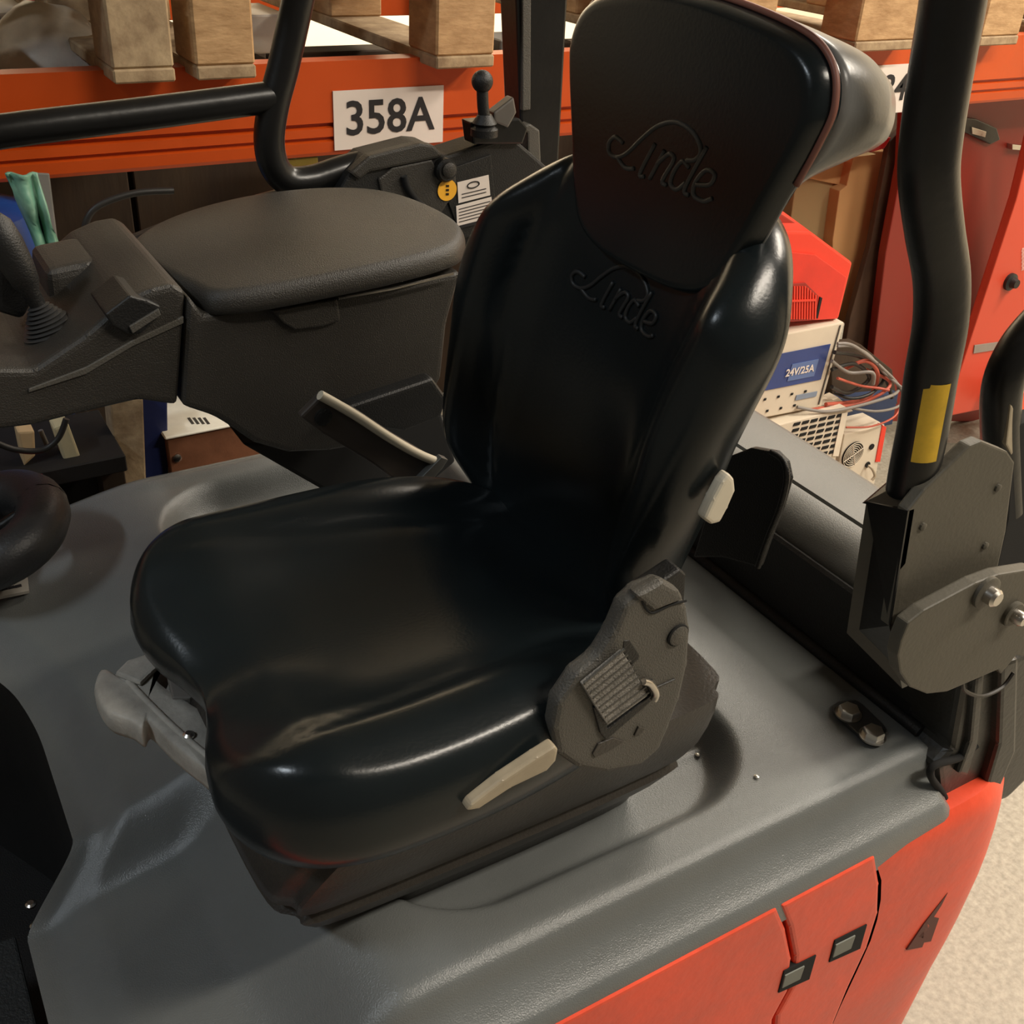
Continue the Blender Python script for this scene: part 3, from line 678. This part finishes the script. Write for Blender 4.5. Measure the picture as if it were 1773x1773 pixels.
# yellow label wrapped on the tube
lp = crom([at(a, b, y=.525) for a, b in ((1614, 645), (1602, 710), (1590, 778))], 6, False)
rowv = []
for i, p in enumerate(lp):
    t = (lp[min(i+1, len(lp)-1)]-lp[max(i-1, 0)]).normalized(); vd = (CP-p).normalized(); sd = t.cross(vd).normalized(); fd = sd.cross(t)
    if sd.x < 0: sd = -sd
    fd = (vd-t*vd.dot(t)).normalized()
    rowv.append([bm.verts.new(p+(fd*math.cos(a)+sd*math.sin(a))*.0221) for a in (-.2, .0, .2, .4, .6, .8)])
for a, b in zip(rowv, rowv[1:]):
    for i in range(5): bm.faces.new((a[i], a[i+1], b[i+1], b[i]))
ylo = obj('yellow_label', bm, YELLOW, post, smooth=True, label='yellow warning label on the curved post')
# right-hand curved tube
pp2 = [(1840, 520), (1790, 570), (1760, 610), (1738, 660), (1732, 720), (1735, 800), (1740, 880)]
tube('grab_rail', [at(a, b, y=.62) for a, b in pp2], .021, STEELB, TR, sm=6, n=22, label='black bent tube at the right edge behind the bracket')
yq([(1750, 700), (1768, 715), (1762, 770), (1752, 790), (1742, 770)], .60, .01, 'cable_end', CREAM2, TR, bev=.002)
yq([(1755, 740), (1800, 720), (1800, 990), (1722, 1000), (1745, 900)], .60, .02, 'rear_housing', HOLE, TR, bev=.002)
# roof of the overhead guard, unseen, added to shade hood and seat
rf = span('unseen_roof_rail', (-.50, .50, 2.13), (.75, .55, 2.18), STEELB, TR, bev=.006)
span('unseen_roof_rail', (-.50, 1.46, 2.13), (.95, 1.51, 2.18), STEELB, TR, bev=.006)
for i in range(6): span('unseen_roof_bar', (-.45+i*.235, .55, 2.135), (-.41+i*.235, 1.46, 2.165), STEELB, TR, bev=.004)
# ---------------- far side guard frame, left
YG = 1.48
fr_ = tube('front_guard_tube', [at(a, b, y=YG) for a, b in ((545, -160), (528, -60), (516, 0), (492, 110), (474, 180), (466, 240), (474, 285), (498, 312), (540, 312), (590, 296), (640, 282))], .021, STEELB, TR, sm=6, n=20, label='black bent tube of the far side guard')
tube('guard_cross_tube', [at(a, b, y=YG) for a, b in ((-120, 253), (0, 228), (240, 198), (470, 168))], .0205, STEELB, TR, sm=4, n=18, label='black tube crossing in front of the orange beam')
# far pillar with bracket
yq([(893, -40), (985, -40), (965, 330), (930, 330), (905, 300)], 1.50, .05, 'far_pillar', STEELB, bev=.004, label='black far side pillar left of the headrest')
yq([(905, -40), (920, -40), (919, 190), (905, 192)], 1.494, .01, 'pillar_strip', SEATPL, bev=.002)
yq([(895, 222), (918, 214), (935, 226), (938, 300), (936, 340), (915, 345), (914, 230)], 1.47, .02, 'pillar_flange', SEATPL, bev=.003)
# frame panel with lever
YP = 1.44
hp = yq([(588, 332), (606, 300), (640, 272), (725, 250), (748, 252), (772, 270), (850, 245), (880, 230), (960, 300), (930, 420), (850, 440), (700, 430), (640, 380), (560, 370)], YP, .06, 'lever_housing', BLACKP, bev=.005, label='black lever housing carrying stickers')
yq([(606, 300), (640, 270), (728, 248), (752, 252), (768, 270), (756, 275), (640, 298), (622, 312)], YP-.006, .02, 'housing_rim', CONSOLE, hp, bev=.004)
yq([(655, 310), (680, 290), (748, 276), (760, 300), (790, 302), (790, 330), (745, 400), (690, 378), (664, 350)], YP-.004, .01, 'quadrant_cover', CONSOLE, hp, bev=.003)
tube('quadrant_slot', [at(a, b, y=YP-.0075) for a, b in ((700, 305), (706, 325), (720, 345), (738, 362), (752, 366))], .005, HOLE, hp, n=8)
q = at(767, 292, y=YP)
lathe('key_barrel', [(.017, 0), (.017, .012), (.014, .016)], (q.x, YP, q.z), (0, -1, 0), BLACKP, hp, n=24)
lathe('key_face', [(.011, 0), (.011, .004), (.008, .006)], (q.x+.001, YP-.015, q.z+.002), (0, -1, 0), CONSOLE, hp, n=24)
q = at(774, 329, y=YP-.005)
os_ = lathe('round_sticker', [(.0158, 0), (.0158, .001)], (q.x, YP-.005, q.z), (0, -1, 0), ORST, hp, n=32, label='round orange inspection sticker')
for k, s_ in enumerate((-.5, 0, .5)): text('lettering', ('SERVICE', 'NEXT', 'CHECK')[k] if False else 'lllll', .005, (q.x, YP-.0064, q.z-s_*.012), (1, 0, -.05), (0, 0, 1), INK, os_)
yq([(758, 300), (850, 268), (862, 392), (800, 415)], YP-.003, .01, 'plate_back', BLACKP, hp, bev=.001)
l1 = yq([(792, 316), (846, 303), (849, 338), (794, 352)], YP-.0045, .001, 'rating_label', WHITE, hp, bev=0, label='small white label with an oval emblem')
c = at(820, 320, y=YP-.0055); bm = bmesh.new()
sweep(bm, [(c.x+.010*math.cos(t), YP-.0052, c.z+.0045*math.sin(t)+.001*math.cos(t)) for t in [2*math.pi*k/24 for k in range(25)]], .0009, 5, caps=False); obj('oval_emblem', bm, INK, l1)
for k in range(2): yq([(800, 336+k*6), (842, 326+k*6), (842, 327.3+k*6), (800, 337.3+k*6)], YP-.0052, .0006, 'text_line', INK, l1, bev=0)
l2 = yq([(790, 357), (851, 341), (854, 380), (792, 396)], YP-.0045, .001, 'data_label', WHITE, hp, bev=0, label='small white data label with lines of print')
for k in range(5): yq([(795, 362+k*5.5), (849, 348+k*5.5), (849, 349.2+k*5.5), (795, 363.2+k*5.5)], YP-.0052, .0006, 'text_line', INK, l2, bev=0)
yq([(791, 392), (854, 376), (854, 381), (792, 397)], YP-.0055, .0006, 'label_footer', INK, l2, bev=0)
yq([(818, 412), (838, 424), (820, 440), (816, 438)], YP-.006, .002, 'warning_triangle', ORST, hp, bev=0)
# ball lever
q = at(835, 141, y=1.42)
tube('lever_stem', [at(835, 150, y=1.42), at(836, 180, y=1.42), at(838, 200, y=1.42)], .0085, BLACKP, hp, sm=4, n=14)
bm = bmesh.new(); bmesh.ops.create_uvsphere(bm, u_segments=24, v_segments=16, radius=.0155); bmesh.ops.translate(bm, verts=bm.verts, vec=q); obj('lever_ball', bm, BLACKP, hp, smooth=True)
lathe('lever_boot', [(.020, 0), (.020, .010), (.014, .014), (.018, .018), (.014, .024), (.010, .030)], at(838, 235, y=1.42), (0, 0, 1), BLACKP, hp)
yq([(815, 212), (900, 205), (915, 222), (905, 250), (820, 250)], 1.43, .03, 'lever_block', STEELB, hp, bev=.003)
yq([(855, 195), (890, 168), (895, 195), (880, 222), (856, 212)], 1.425, .02, 'lever_tab', mat('worn_steel', (.16, .15, .14), .4, metal=.5), hp, bev=.003)
tube('lower_bar', [at(a, b, y=1.50) for a, b in ((330, 392), (420, 362), (500, 340), (560, 326))], .014, mat('greasy_steel', (.05, .045, .035), .3), TR, sm=4, n=12, label='greasy dark bar under the bent tube')
q = at(383, 367, y=1.48); lathe('green_lamp', [(.007, 0), (.006, .004), (.002, .006)], q, (0, -1, .3), mat('green_lens', (.05, .16, .02), .4), TR, n=12)
yq([(225, 415), (300, 385), (340, 380), (350, 420), (240, 440)], 1.47, .02, 'floor_box', BLACKP, TR, bev=.004)

# ================================================================== ARMREST CONSOLE
AC = thing('armrest_console', 'grey brown armrest console with a joystick on the far side of the seat', 'armrest', (.45, 1.25, 1.0))
# lid
lo = [(.272, 1.30), (.300, 1.16), (.330, 1.110), (.46, 1.100), (.58, 1.108), (.632, 1.135), (.660, 1.20), (.655, 1.30), (.625, 1.375), (.56, 1.420), (.47, 1.435), (.38, 1.415), (.31, 1.37)]
def lidz(x): return 1.243+.06*(x-.30)
rings = [(.05, 0, 0), (.7, 0, 0), (.95, 0, 0), (1.0, .004, 0), (1.0, .012, 0)]
for i in range(1, 7):
    a = math.pi/2*i/6; rings.append((.93+.07*math.cos(a), .012+.018*math.sin(a), 0))
rings += [(.85, .0315, 0), (.65, .033, 0), (.4, .034, 0), (.15, .034, 0), (.02, .034, 0)]
pillow('lid', lo, rings, lambda a, b, h: Vector((a, b, lidz(a)+h)), CONSOLE, AC, label='padded console lid')
tube('lid_chrome_line', [at(a, b, y=1.106) for a, b in ((585, 517), (680, 500), (785, 474))], .0018, CHROME, AC, sm=0, n=6)
# body
def cq(pts, y, dy, name, m_=CONSOLE, par=AC, bev=.008, seg=3, **k): return prism(name, [at(a, b, y=y) for a, b in pts], (0, dy, 0), m_, par, bev=bev, seg=seg, **k)
cb = cq([(326, 512), (352, 545), (560, 520), (800, 470), (775, 560), (765, 655), (745, 695), (690, 735), (630, 772), (570, 782), (500, 785), (440, 768), (400, 740), (370, 722), (316, 704)], 1.12, .26, 'body')
cq([(470, 538), (585, 518), (590, 556), (560, 566), (510, 572), (490, 560)], 1.114, .01, 'finger_recess', CONSOLE, cb, bev=.003)
ca = cq([(322, 505), (300, 492), (262, 500), (215, 522), (150, 580), (60, 640), (-40, 640), (-40, 750), (60, 738), (150, 715), (240, 694), (308, 703)], 1.125, .26, 'front_arm')
cq([(318, 560), (230, 600), (150, 648), (50, 680), (50, 674), (150, 636), (230, 590), (318, 548)], 1.1225, .004, 'seam_lip', SEATPL, ca, bev=.001)
sw1 = cq([(182, 545), (225, 512), (255, 520), (278, 530), (280, 545), (245, 578), (222, 580), (195, 565)], 1.115, .07, 'rocker_switch', BLACKP, ca, bev=.003)
cq([(224, 566), (275, 535), (279, 546), (230, 578)], 1.112, .01, 'switch_edge', SEATPL, sw1, bev=.001)
cq([(80, 470), (150, 455), (205, 450), (232, 500), (180, 530), (90, 545)], 1.26, .10, 'hand_rest', CONSOLE, ca, bev=.012)
# joystick
jb = at(112, 612, y=1.125); jb.y = 1.20; jt = at(22, 445, y=1.21); dr_ = (jt-jb)*.8
js = lathe('joystick', [(.008, -.02), (.009, .02), (.014, .03), (.017, .05), (.018, .075), (.016, .095), (.010, .104), (.004, .106)], jb+dr_*.35, dr_, BLACKP, AC, n=24, label='black joystick knob')
prof_b = []
for i in range(15): r_ = .050-.0027*i; prof_b += [(r_, .004*i), (r_-.005, .004*i+.002)]
lathe('rubber_boot', prof_b, jb-dr_.normalized()*.03, dr_, mat('boot_rubber', (.028, .028, .028), .5), js, n=28)
cq([(-10, 420), (20, 430), (60, 520), (40, 555), (-10, 540)], 1.22, .03, 'grip_shell', BLACKP, js, bev=.008)
# support arm to the seat
cq([(600, 705), (750, 655), (775, 690), (765, 722), (700, 748), (640, 740)], 1.10, .05, 'support_arm', BLACKP, AC, bev=.006)
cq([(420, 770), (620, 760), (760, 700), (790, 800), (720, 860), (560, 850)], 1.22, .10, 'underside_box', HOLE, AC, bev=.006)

# ================================================================== DRIVER SEAT
ST = thing('driver_seat', 'black leather forklift seat with high backrest and headrest on the grey hood', 'seat', (.42, .745, .82))
YC = .738
# cushion
co = [(.565, .14), (.50, .188), (.40, .212), (.30, .220), (.215, .214), (.165, .186), (.140, .135), (.143, .085), (.158, .040), (.166, 0)]
co = [(a, -b) for a, b in co] + [(a, b) for a, b in reversed(co[:-1])] + [(.572, .10), (.575, 0), (.572, -.10)]
def cush(a, b):
    u = abs(b)
    lobe = .026*math.exp(-((u-.165)/.045)**2)*sstep(.62, .35, a)
    mid = -.014*math.exp(-(b/.10)**2)*sstep(.10, .25, a)
    front = -.030*sstep(.22, .11, a)
    leg = .010*math.exp(-((u-.11)/.05)**2)*sstep(.30, .2, a)
    notch = -.014*math.exp(-(b/.05)**2)*sstep(.27, .16, a)
    seamg = -.0045*math.exp(-((u-(.128+.02*math.sin(a*9)))/.010)**2)*sstep(.16, .22, a)
    wr = .0016*math.sin(a*70+b*30)*math.exp(-((a-.5)/.06)**2)*math.exp(-((u-.03)/.06)**2)
    return lobe+mid+front+leg+notch+seamg+wr-.010*sstep(.4, .6, a)
inner = (.90, .86, .82, .78, .74, .70, .66, .62, .58, .54, .5, .46, .42, .38, .34, .3, .26, .22, .18, .14, .1, .06, .02)
rg = [(.05, 1.02, 0), (.6, 1.02, 0), (.88, 1.022, 0), (.955, 1.026, 0), (.985, 1.034, 0), (1.0, 1.046, .0), (1.006, 1.058, .05), (1.0, 1.070, .1)]
for i in range(1, 9):
    a = math.pi/2*i/8; rg.append((.915+.085*math.cos(a), 1.070+.030*math.sin(a), .1+.9*math.sin(a)))
rg += [(k_, 1.10, 1) for k_ in inner]
cu = pillow('seat_cushion', co, rg, lambda a, b, h: Vector((a, YC+b, h)), LEATHER, ST, ns=10, disp=cush, center=(.36, 0), label='glossy black seat cushion with raised bolsters')
# base / bellows
def ring_outline(x0, x1, hw, r):
    return [(x0, -hw+r), (x0+r*.3, -hw+r*.3), (x0+r, -hw), (x1-r, -hw), (x1-r*.3, -hw+r*.3), (x1, -hw+r), (x1, hw-r), (x1-r*.3, hw-r*.3), (x1-r, hw), (x0+r, hw), (x0+r*.3, hw-r*.3), (x0, hw-r)]
bm = bmesh.new(); R_ = []
lv = [(.806, .215, .61, .095), (.835, .205, .615, .105), (.86, .190, .62, .125), (.885, .180, .62, .140), (.905, .172, .62, .152), (.915, .178, .618, .147), (.925, .168, .62, .157), (.955, .165, .62, .172), (.985, .178, .62, .182), (1.01, .195, .62, .188), (1.03, .21, .62, .190)]
for z, x0, x1, hw in lv:
    O = crom([(a, b, 0) for a, b in ring_outline(x0, x1, hw, .06)], 5); R_.append([bm.verts.new((p.x, YC+p.y, z)) for p in O])
n = len(R_[0])
for a, b in zip(R_, R_[1:]):
    for i in range(n): bm.faces.new((a[i], a[(i+1) % n], b[(i+1) % n], b[i]))
bm.faces.new(R_[-1]); bm.faces.new(R_[0])
obj('suspension_base', bm, BELLOWS, ST, autos=40, label='dark brown-grey suspension base')
# backrest : local (u across, v height) -> front surface x
def bx(z): return .562+.03*(z-1.0)/.4+.06*max(0, z-1.42)
def byc(z): return .762+.012*sstep(1.32, 1.15, z)-.045*sstep(1.28, 1.47, z)
bo = [(1.015, 0), (1.02, .07), (1.04, .115), (1.08, .138), (1.13, .165), (1.19, .184), (1.26, .196), (1.33, .204), (1.39, .196), (1.435, .162), (1.464, .125), (1.478, .07), (1.482, 0)]
bo = [(-u, v) for v, u in bo]+[(u, v) for v, u in reversed(bo[1:-1])]
def bdisp(u, v):
    a = abs(u)
    bol = .026*math.exp(-((a-.155)/.032)**2)*sstep(1.02, 1.16, v)*sstep(1.47, 1.40, v)
    seamg = -.005*math.exp(-((a-(.098+.026*math.sin((v-1.03)*5.5)))/.006)**2)
    lum = .012*math.exp(-((v-1.14)/.09)**2)*math.exp(-(u/.12)**2)
    return bol+seamg+lum
def bcurve(u): return .055*(u/.22)**2
rg = [(.05, -.048, 0), (.5, -.048, 0), (.8, -.046, 0), (.92, -.041, 0), (.975, -.033, 0), (1.0, -.022, 0), (1.0, -.008, .15)]
for i in range(1, 8):
    a = math.pi/2*i/7; rg.append((.90+.10*math.cos(a), -.008+.026*math.sin(a), .15+.85*math.sin(a)))
rg += [(k_, .018, 1) for k_ in inner[1:]]
pillow('backrest', bo, rg, lambda u, v, h: Vector((bx(v)-h-bcurve(u), byc(v)+u, v)), LEATHER, ST, ns=10, disp=bdisp, center=(0, 1.26), label='tall black leather backrest with side bolsters')
BK = ST.children[-1]
for o in ST.children:
    if o.name.startswith('backrest'): BK = o
# headrest
HC = .702
hz_ = [(1.395, 0), (1.398, .06), (1.412, .095), (1.44, .113), (1.49, .132), (1.535, .149), (1.562, .154), (1.588, .140), (1.603, .10), (1.612, 0)]
ho = [(-u, v) for v, u in hz_]+[(u, v) for v, u in reversed(hz_[1:-1])]
def hx(v): return .572+.09*(v-1.40)
def hfun(u, v, h):
    # the top leans back and widens
    return Vector((hx(v)-h, HC+u, v))
def hdisp(u, v): return .004-.10*u*u+.0*v
rg = [(.05, -.100, 0), (.5, -.100, 0), (.75, -.096, 0), (.86, -.086, 0), (.93, -.066, 0), (.97, -.042, 0), (1.0, -.018, 0), (1.0, -.008, .0)]
def hfun2(u, v, h):
    t = sstep(1.495, 1.540, v)          # the shell reaches back only behind the top half
    return Vector((hx(v)-(h*(.22+.85*t) if h < 0 else h), HC+u, v-.10*min(0, h)*0-.012*t*(-h if h < 0 else 0)/.1))
for i in range(1, 7):
    a = math.pi/2*i/6; rg.append((.93+.07*math.cos(a), -.008+.020*math.sin(a), math.sin(a)))
rg += [(k_, .012, 1) for k_ in inner]
SHELL_GLARE = mat('grey_vinyl_leather', (.16, .16, .155), .30, bump=.02, bs=300, rvar=.04)  # black leather, its glare painted in as a light grey base
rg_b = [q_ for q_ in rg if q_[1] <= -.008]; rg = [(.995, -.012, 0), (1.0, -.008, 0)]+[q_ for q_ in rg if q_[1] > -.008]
HR = pillow('headrest', ho, rg, hfun2, LEATHER, ST, ns=10, disp=hdisp, center=(0, 1.50), label='black leather headrest, wider at the top')
pillow('headrest_shell', ho, rg_b, hfun2, SHELL_GLARE, HR, ns=10, disp=hdisp, center=(0, 1.50), label='leather shell of the headrest, glare painted in as light grey')
# piping round the top of the headrest front
O = crom([(a, b, 0) for a, b in ho], 10); up_ = [p for p in O if p.y > 1.50]
up_.sort(key=lambda p: math.atan2(p.y-1.50, p.x))
bm = bmesh.new(); sweep(bm, [Vector((hx(p.y)+.002, HC+p.x*1.006, 1.50+(p.y-1.50)*1.012)) for p in up_], .0026, 8)
obj('piping', bm, PIPING, HR, smooth=True, label='brown pink piping along the headrest edge')
tube('headrest_stay', [(.64, .66, 1.36), (.64, .66, 1.45)], .012, STEELB, ST, sm=0)
tube('headrest_stay', [(.64, .76, 1.36), (.64, .76, 1.45)], .012, STEELB, ST, sm=0)
# the embossed script lettering
STROKES = [[(.14, .30), (.06, .33), (.01, .24), (.03, .13), (.11, .12), (.20, .22), (.30, .42), (.42, .62), (.56, .72), (.70, .68), (.79, .54), (.77, .42), (.70, .37)],
           [(.11, .12), (.20, .04), (.28, .07)],
           [(.42, .42), (.34, .05), (.38, .03)],
           [(.51, .39), (.43, .03)], [(.47, .22), (.55, .37), (.60, .33), (.54, .07), (.58, .04)],
           [(.73, .31), (.67, .35), (.62, .22), (.61, .07), (.67, .04), (.73, .15)], [(.83, .58), (.73, .09), (.77, .03)],
           [(.81, .17), (.91, .22), (.93, .34), (.86, .35), (.80, .18), (.81, .05), (.89, .03), (.95, .09)]]
def logo(name, y0, z0, wd, fx, parent, r=.0011, m_=LOGO, slope=0):
    bm = bmesh.new()
    for st in STROKES:
        pts_ = crom([(a, b, 0) for a, b in st], 5, False)
        P = []
        for p in pts_:
            yy = y0-(p.x-.5)*wd; zz = z0+(p.y-.35)*wd*.47+slope*(p.x-.5); P.append(Vector((fx(yy, zz), yy, zz)))
        sweep(bm, P, r, 6)
    return obj(name, bm, m_, parent, smooth=True, label='embossed script lettering')
logo('lettering', .694, 1.498, .148, lambda y, z: hx(z)-.0158+.10*(y-HC)**2, HR, r=.0021)
logo('lettering', .738, 1.368, .140, lambda y, z: bx(z)-.0185-bdisp(y-byc(z), z)-bcurve(y-byc(z)), BK, r=.0022, m_=mat('embossed_logo_dark', (.016, .018, .019), .5, bump=0))

# side cover, near side
def sq(pts, y, dy, name, m_=SEATPL, par=ST, bev=.004, seg=3, **k): return prism(name, [at(a, b, y=y) for a, b in pts], (0, dy, 0), m_, par, bev=bev, seg=seg, **k)
sc = sq([(1083, 1050), (1110, 1024), (1150, 1008), (1176, 1022), (1192, 1050), (1198, 1090), (1194, 1150), (1180, 1210), (1160, 1262), (1145, 1300), (1110, 1330), (1050, 1340), (1000, 1332), (966, 1308), (958, 1265), (966, 1220), (1000, 1170), (1036, 1142), (1062, 1100)], .520, .018, 'side_cover', bev=.012, seg=4, label='grey side cover of the recliner')
cp = sq([(1100, 1034), (1150, 1006), (1178, 1022), (1188, 1040), (1132, 1062), (1118, 1050)], .517, .014, 'cover_cap', SEATPL, sc, bev=.006)
tube('cap_gap', [at(a, b, y=.5195) for a, b in ((1112, 1040), (1120, 1056), (1132, 1061), (1160, 1048), (1188, 1040))], .0011, HOLE, cp, sm=3, n=5)
q = at(1174, 1100, y=.519)
for rr, mm, yy in ((.0105, HOLE, .5205), (.0092, SEATPL, .5195)):
    lathe('round_plug', [(rr, 0), (rr, .002), (rr*.9, .0025)], (q.x, yy, q.z), (0, -1, 0), mm, sc, n=24)
rc = sq([(1080, 1110), (1090, 1108), (1108, 1135), (1106, 1142), (1094, 1152), (1078, 1130)], .5195, .004, 'belt_guide', BLACKP, sc, bev=.001)
# webbing + slot
bs = sq([(1028, 1226), (1040, 1222), (1052, 1262), (1128, 1204), (1118, 1180), (1132, 1178), (1140, 1204), (1050, 1282), (1040, 1270)], .5175, .005, 'belt_slot', BLACKP, sc, bev=.001)
wb = sq([(1008, 1185), (1078, 1128), (1096, 1158), (1122, 1205), (1052, 1256), (1030, 1222)], .5145, .004, 'belt_webbing', WEB, sc, bev=.001, label='frayed grey belt webbing')
for k in range(9):
    t = k/8
    sq([(1012+42*t, 1183+66*t), (1082+42*t, 1127+74*t-3), (1083+42*t, 1129+74*t-3), (1013+42*t, 1185+66*t)], .5138, .002, 'weave_ridge', SEATPL, wb, bev=0)
tube('belt_pin', [at(a, b, y=.513) for a, b in ((1114, 1180), (1126, 1184), (1136, 1200), (1132, 1212))], .0032, CHROME, sc, n=8)
q = at(1152, 1178, y=.5195); cyl('cover_seam', at(1132, 1192, y=.5195), at(1168, 1176, y=.5195), .0009, BLACKP, sc, n=5)
q = at(1048, 1284, y=.520)
sq([(1026, 1306), (1036, 1288), (1062, 1278), (1082, 1284), (1064, 1296), (1030, 1312)], .5185, .004, 'finger_scoop', BELLOWS, sc, bev=.001)
sq([(1106, 1258), (1118, 1262), (1110, 1272), (1098, 1275)], .5185, .004, 'small_scoop', BELLOWS, sc, bev=.001)
# dark link above cover to the backrest
sq([(1110, 1030), (1178, 985), (1190, 995), (1186, 1050), (1120, 1070)], .550, .02, 'recliner_link', BLACKP, ST, bev=.004)
# height lever, near side, cream
hl = sq([(808, 1406), (816, 1394), (870, 1352), (930, 1312), (962, 1292), (968, 1298), (964, 1318), (948, 1336), (885, 1366), (830, 1402)], .508, .012, 'recline_lever', CREAM2, ST, bev=.004, label='long cream lever under the cushion')
tube('lever_chrome_end', [at(a, b, z=.87) for a, b in ((1045, 1362), (1075, 1352), (1095, 1342))], .0055, CREAM, ST, n=10)
lathe('rail_screw', [(.006, 0), (.006, .004), (.003, .006)], at(1084, 1338, z=.87), (0, -.3, 1), CHROME, ST, n=12)
# text embossed on the base (illegible relief), omitted; side rail shadow strip
# front adjustment handle: T shaped grey plastic
zh = .975
hd = pillow('height_handle', [(p.x, p.y) for p in [at(a, b, z=zh) for a, b in ((372, 1262), (340, 1232), (300, 1208), (268, 1176), (292, 1150), (286, 1140), (262, 1136), (222, 1150), (200, 1172), (196, 1176), (175, 1165), (163, 1195), (172, 1225), (190, 1246), (225, 1258), (246, 1272), (252, 1262), (262, 1260), (300, 1298), (350, 1338), (368, 1344))]],
            [(.05, -.020, 0), (.8, -.020, 0), (.95, -.018, 0), (1, -.012, 0), (1, .0, 0), (.97, .005, 0), (.9, .008, 0), (.5, .008, 0), (.05, .008, 0)],
            lambda a, b, h: Vector((a, b, zh+h)), LEVER, ST, ns=4, label='worn light grey adjustment handle')
q = at(327, 1274, z=zh+.009); lathe('handle_screw', [(.0055, 0), (.0055, .002), (.003, .004)], q, (0, 0, 1), ZINC, hd, n=14)
tube('handle_ridge', [at(a, b, z=zh+.007) for a, b in ((222, 1180), (262, 1222), (310, 1268), (362, 1312))], .0035, LEVER, hd, n=8)
prism('handle_wing', [at(a, b, z=zh+.008) for a, b in ((200, 1172), (222, 1150), (262, 1138), (284, 1142), (288, 1150), (262, 1172), (244, 1190))], (0, 0, .006), LEVER, hd, bev=.003)
prism('handle_bracket', [at(a, b, z=zh) for a, b in ((290, 1180), (318, 1160), (345, 1190), (352, 1212), (330, 1222), (300, 1222))], (0, 0, .010), mat('bracket_grey', (.15, .14, .125), .5), hd, bev=.002)
# belt buckle pouch on the far side
pf = at(525, 722, y=.995); 
fl = prism('belt_pouch', [at(a, b, y=1.0) for a, b in ((520, 722), (560, 682), (620, 712), (680, 752), (762, 800), (712, 852), (640, 800), (560, 752))], (0, .012, 0), mat('pouch_brown', (.050, .040, .034), .45), ST, bev=.003, label='grey brown belt holder flap')
tube('pouch_edge', [at(a, b, y=.998) for a, b in ((554, 684), (583, 700), (620, 722), (670, 755), (720, 784), (758, 800))], .0055, CREAM, fl, sm=4, n=10, label='pale bright edge of the holder')
q = at(560, 722, y=.999); lathe('pouch_stud', [(.010, 0), (.010, .002), (.007, .003)], (q.x, 1.0, q.z), (0, -1, 0), BLACKP, fl, n=18)
bk_ = prism('buckle', [at(a, b, y=.99) for a, b in ((702, 855), (765, 792), (776, 796), (766, 812), (722, 860))], (0, .01, 0), mat('buckle_steel', (.14, .14, .13), .4, metal=.5), fl, bev=.001)
lathe('buckle_stub', [(.008, 0), (.008, .012), (.005, .015)], at(668, 848, y=.99), (.5, 0, 1), CHROME, fl, n=12)
# cream backrest lever at the near side
cl = sq([(1220, 900), (1236, 865), (1252, 835), (1264, 820), (1273, 830), (1275, 850), (1262, 880), (1248, 906), (1232, 910)], .552, .012, 'tilt_lever', CREAM, ST, bev=.004, label='cream tilt lever behind the backrest')
# rear pocket behind the backrest
rp = prism('rear_pocket', [at(a, b, x=.69) for a, b in ((1200, 965), (1235, 850), (1262, 790), (1300, 775), (1340, 782), (1358, 800), (1364, 830), (1350, 880), (1330, 930), (1312, 982), (1250, 965))], (.008, 0, 0), BLACKP, ST, bev=.002, label='black flap hanging behind the backrest')
tube('pocket_hem', [at(a, b, x=.688) for a, b in ((1335, 782), (1356, 798), (1362, 830), (1350, 880), (1330, 930), (1312, 982))], .003, BLACKP, rp, n=8)
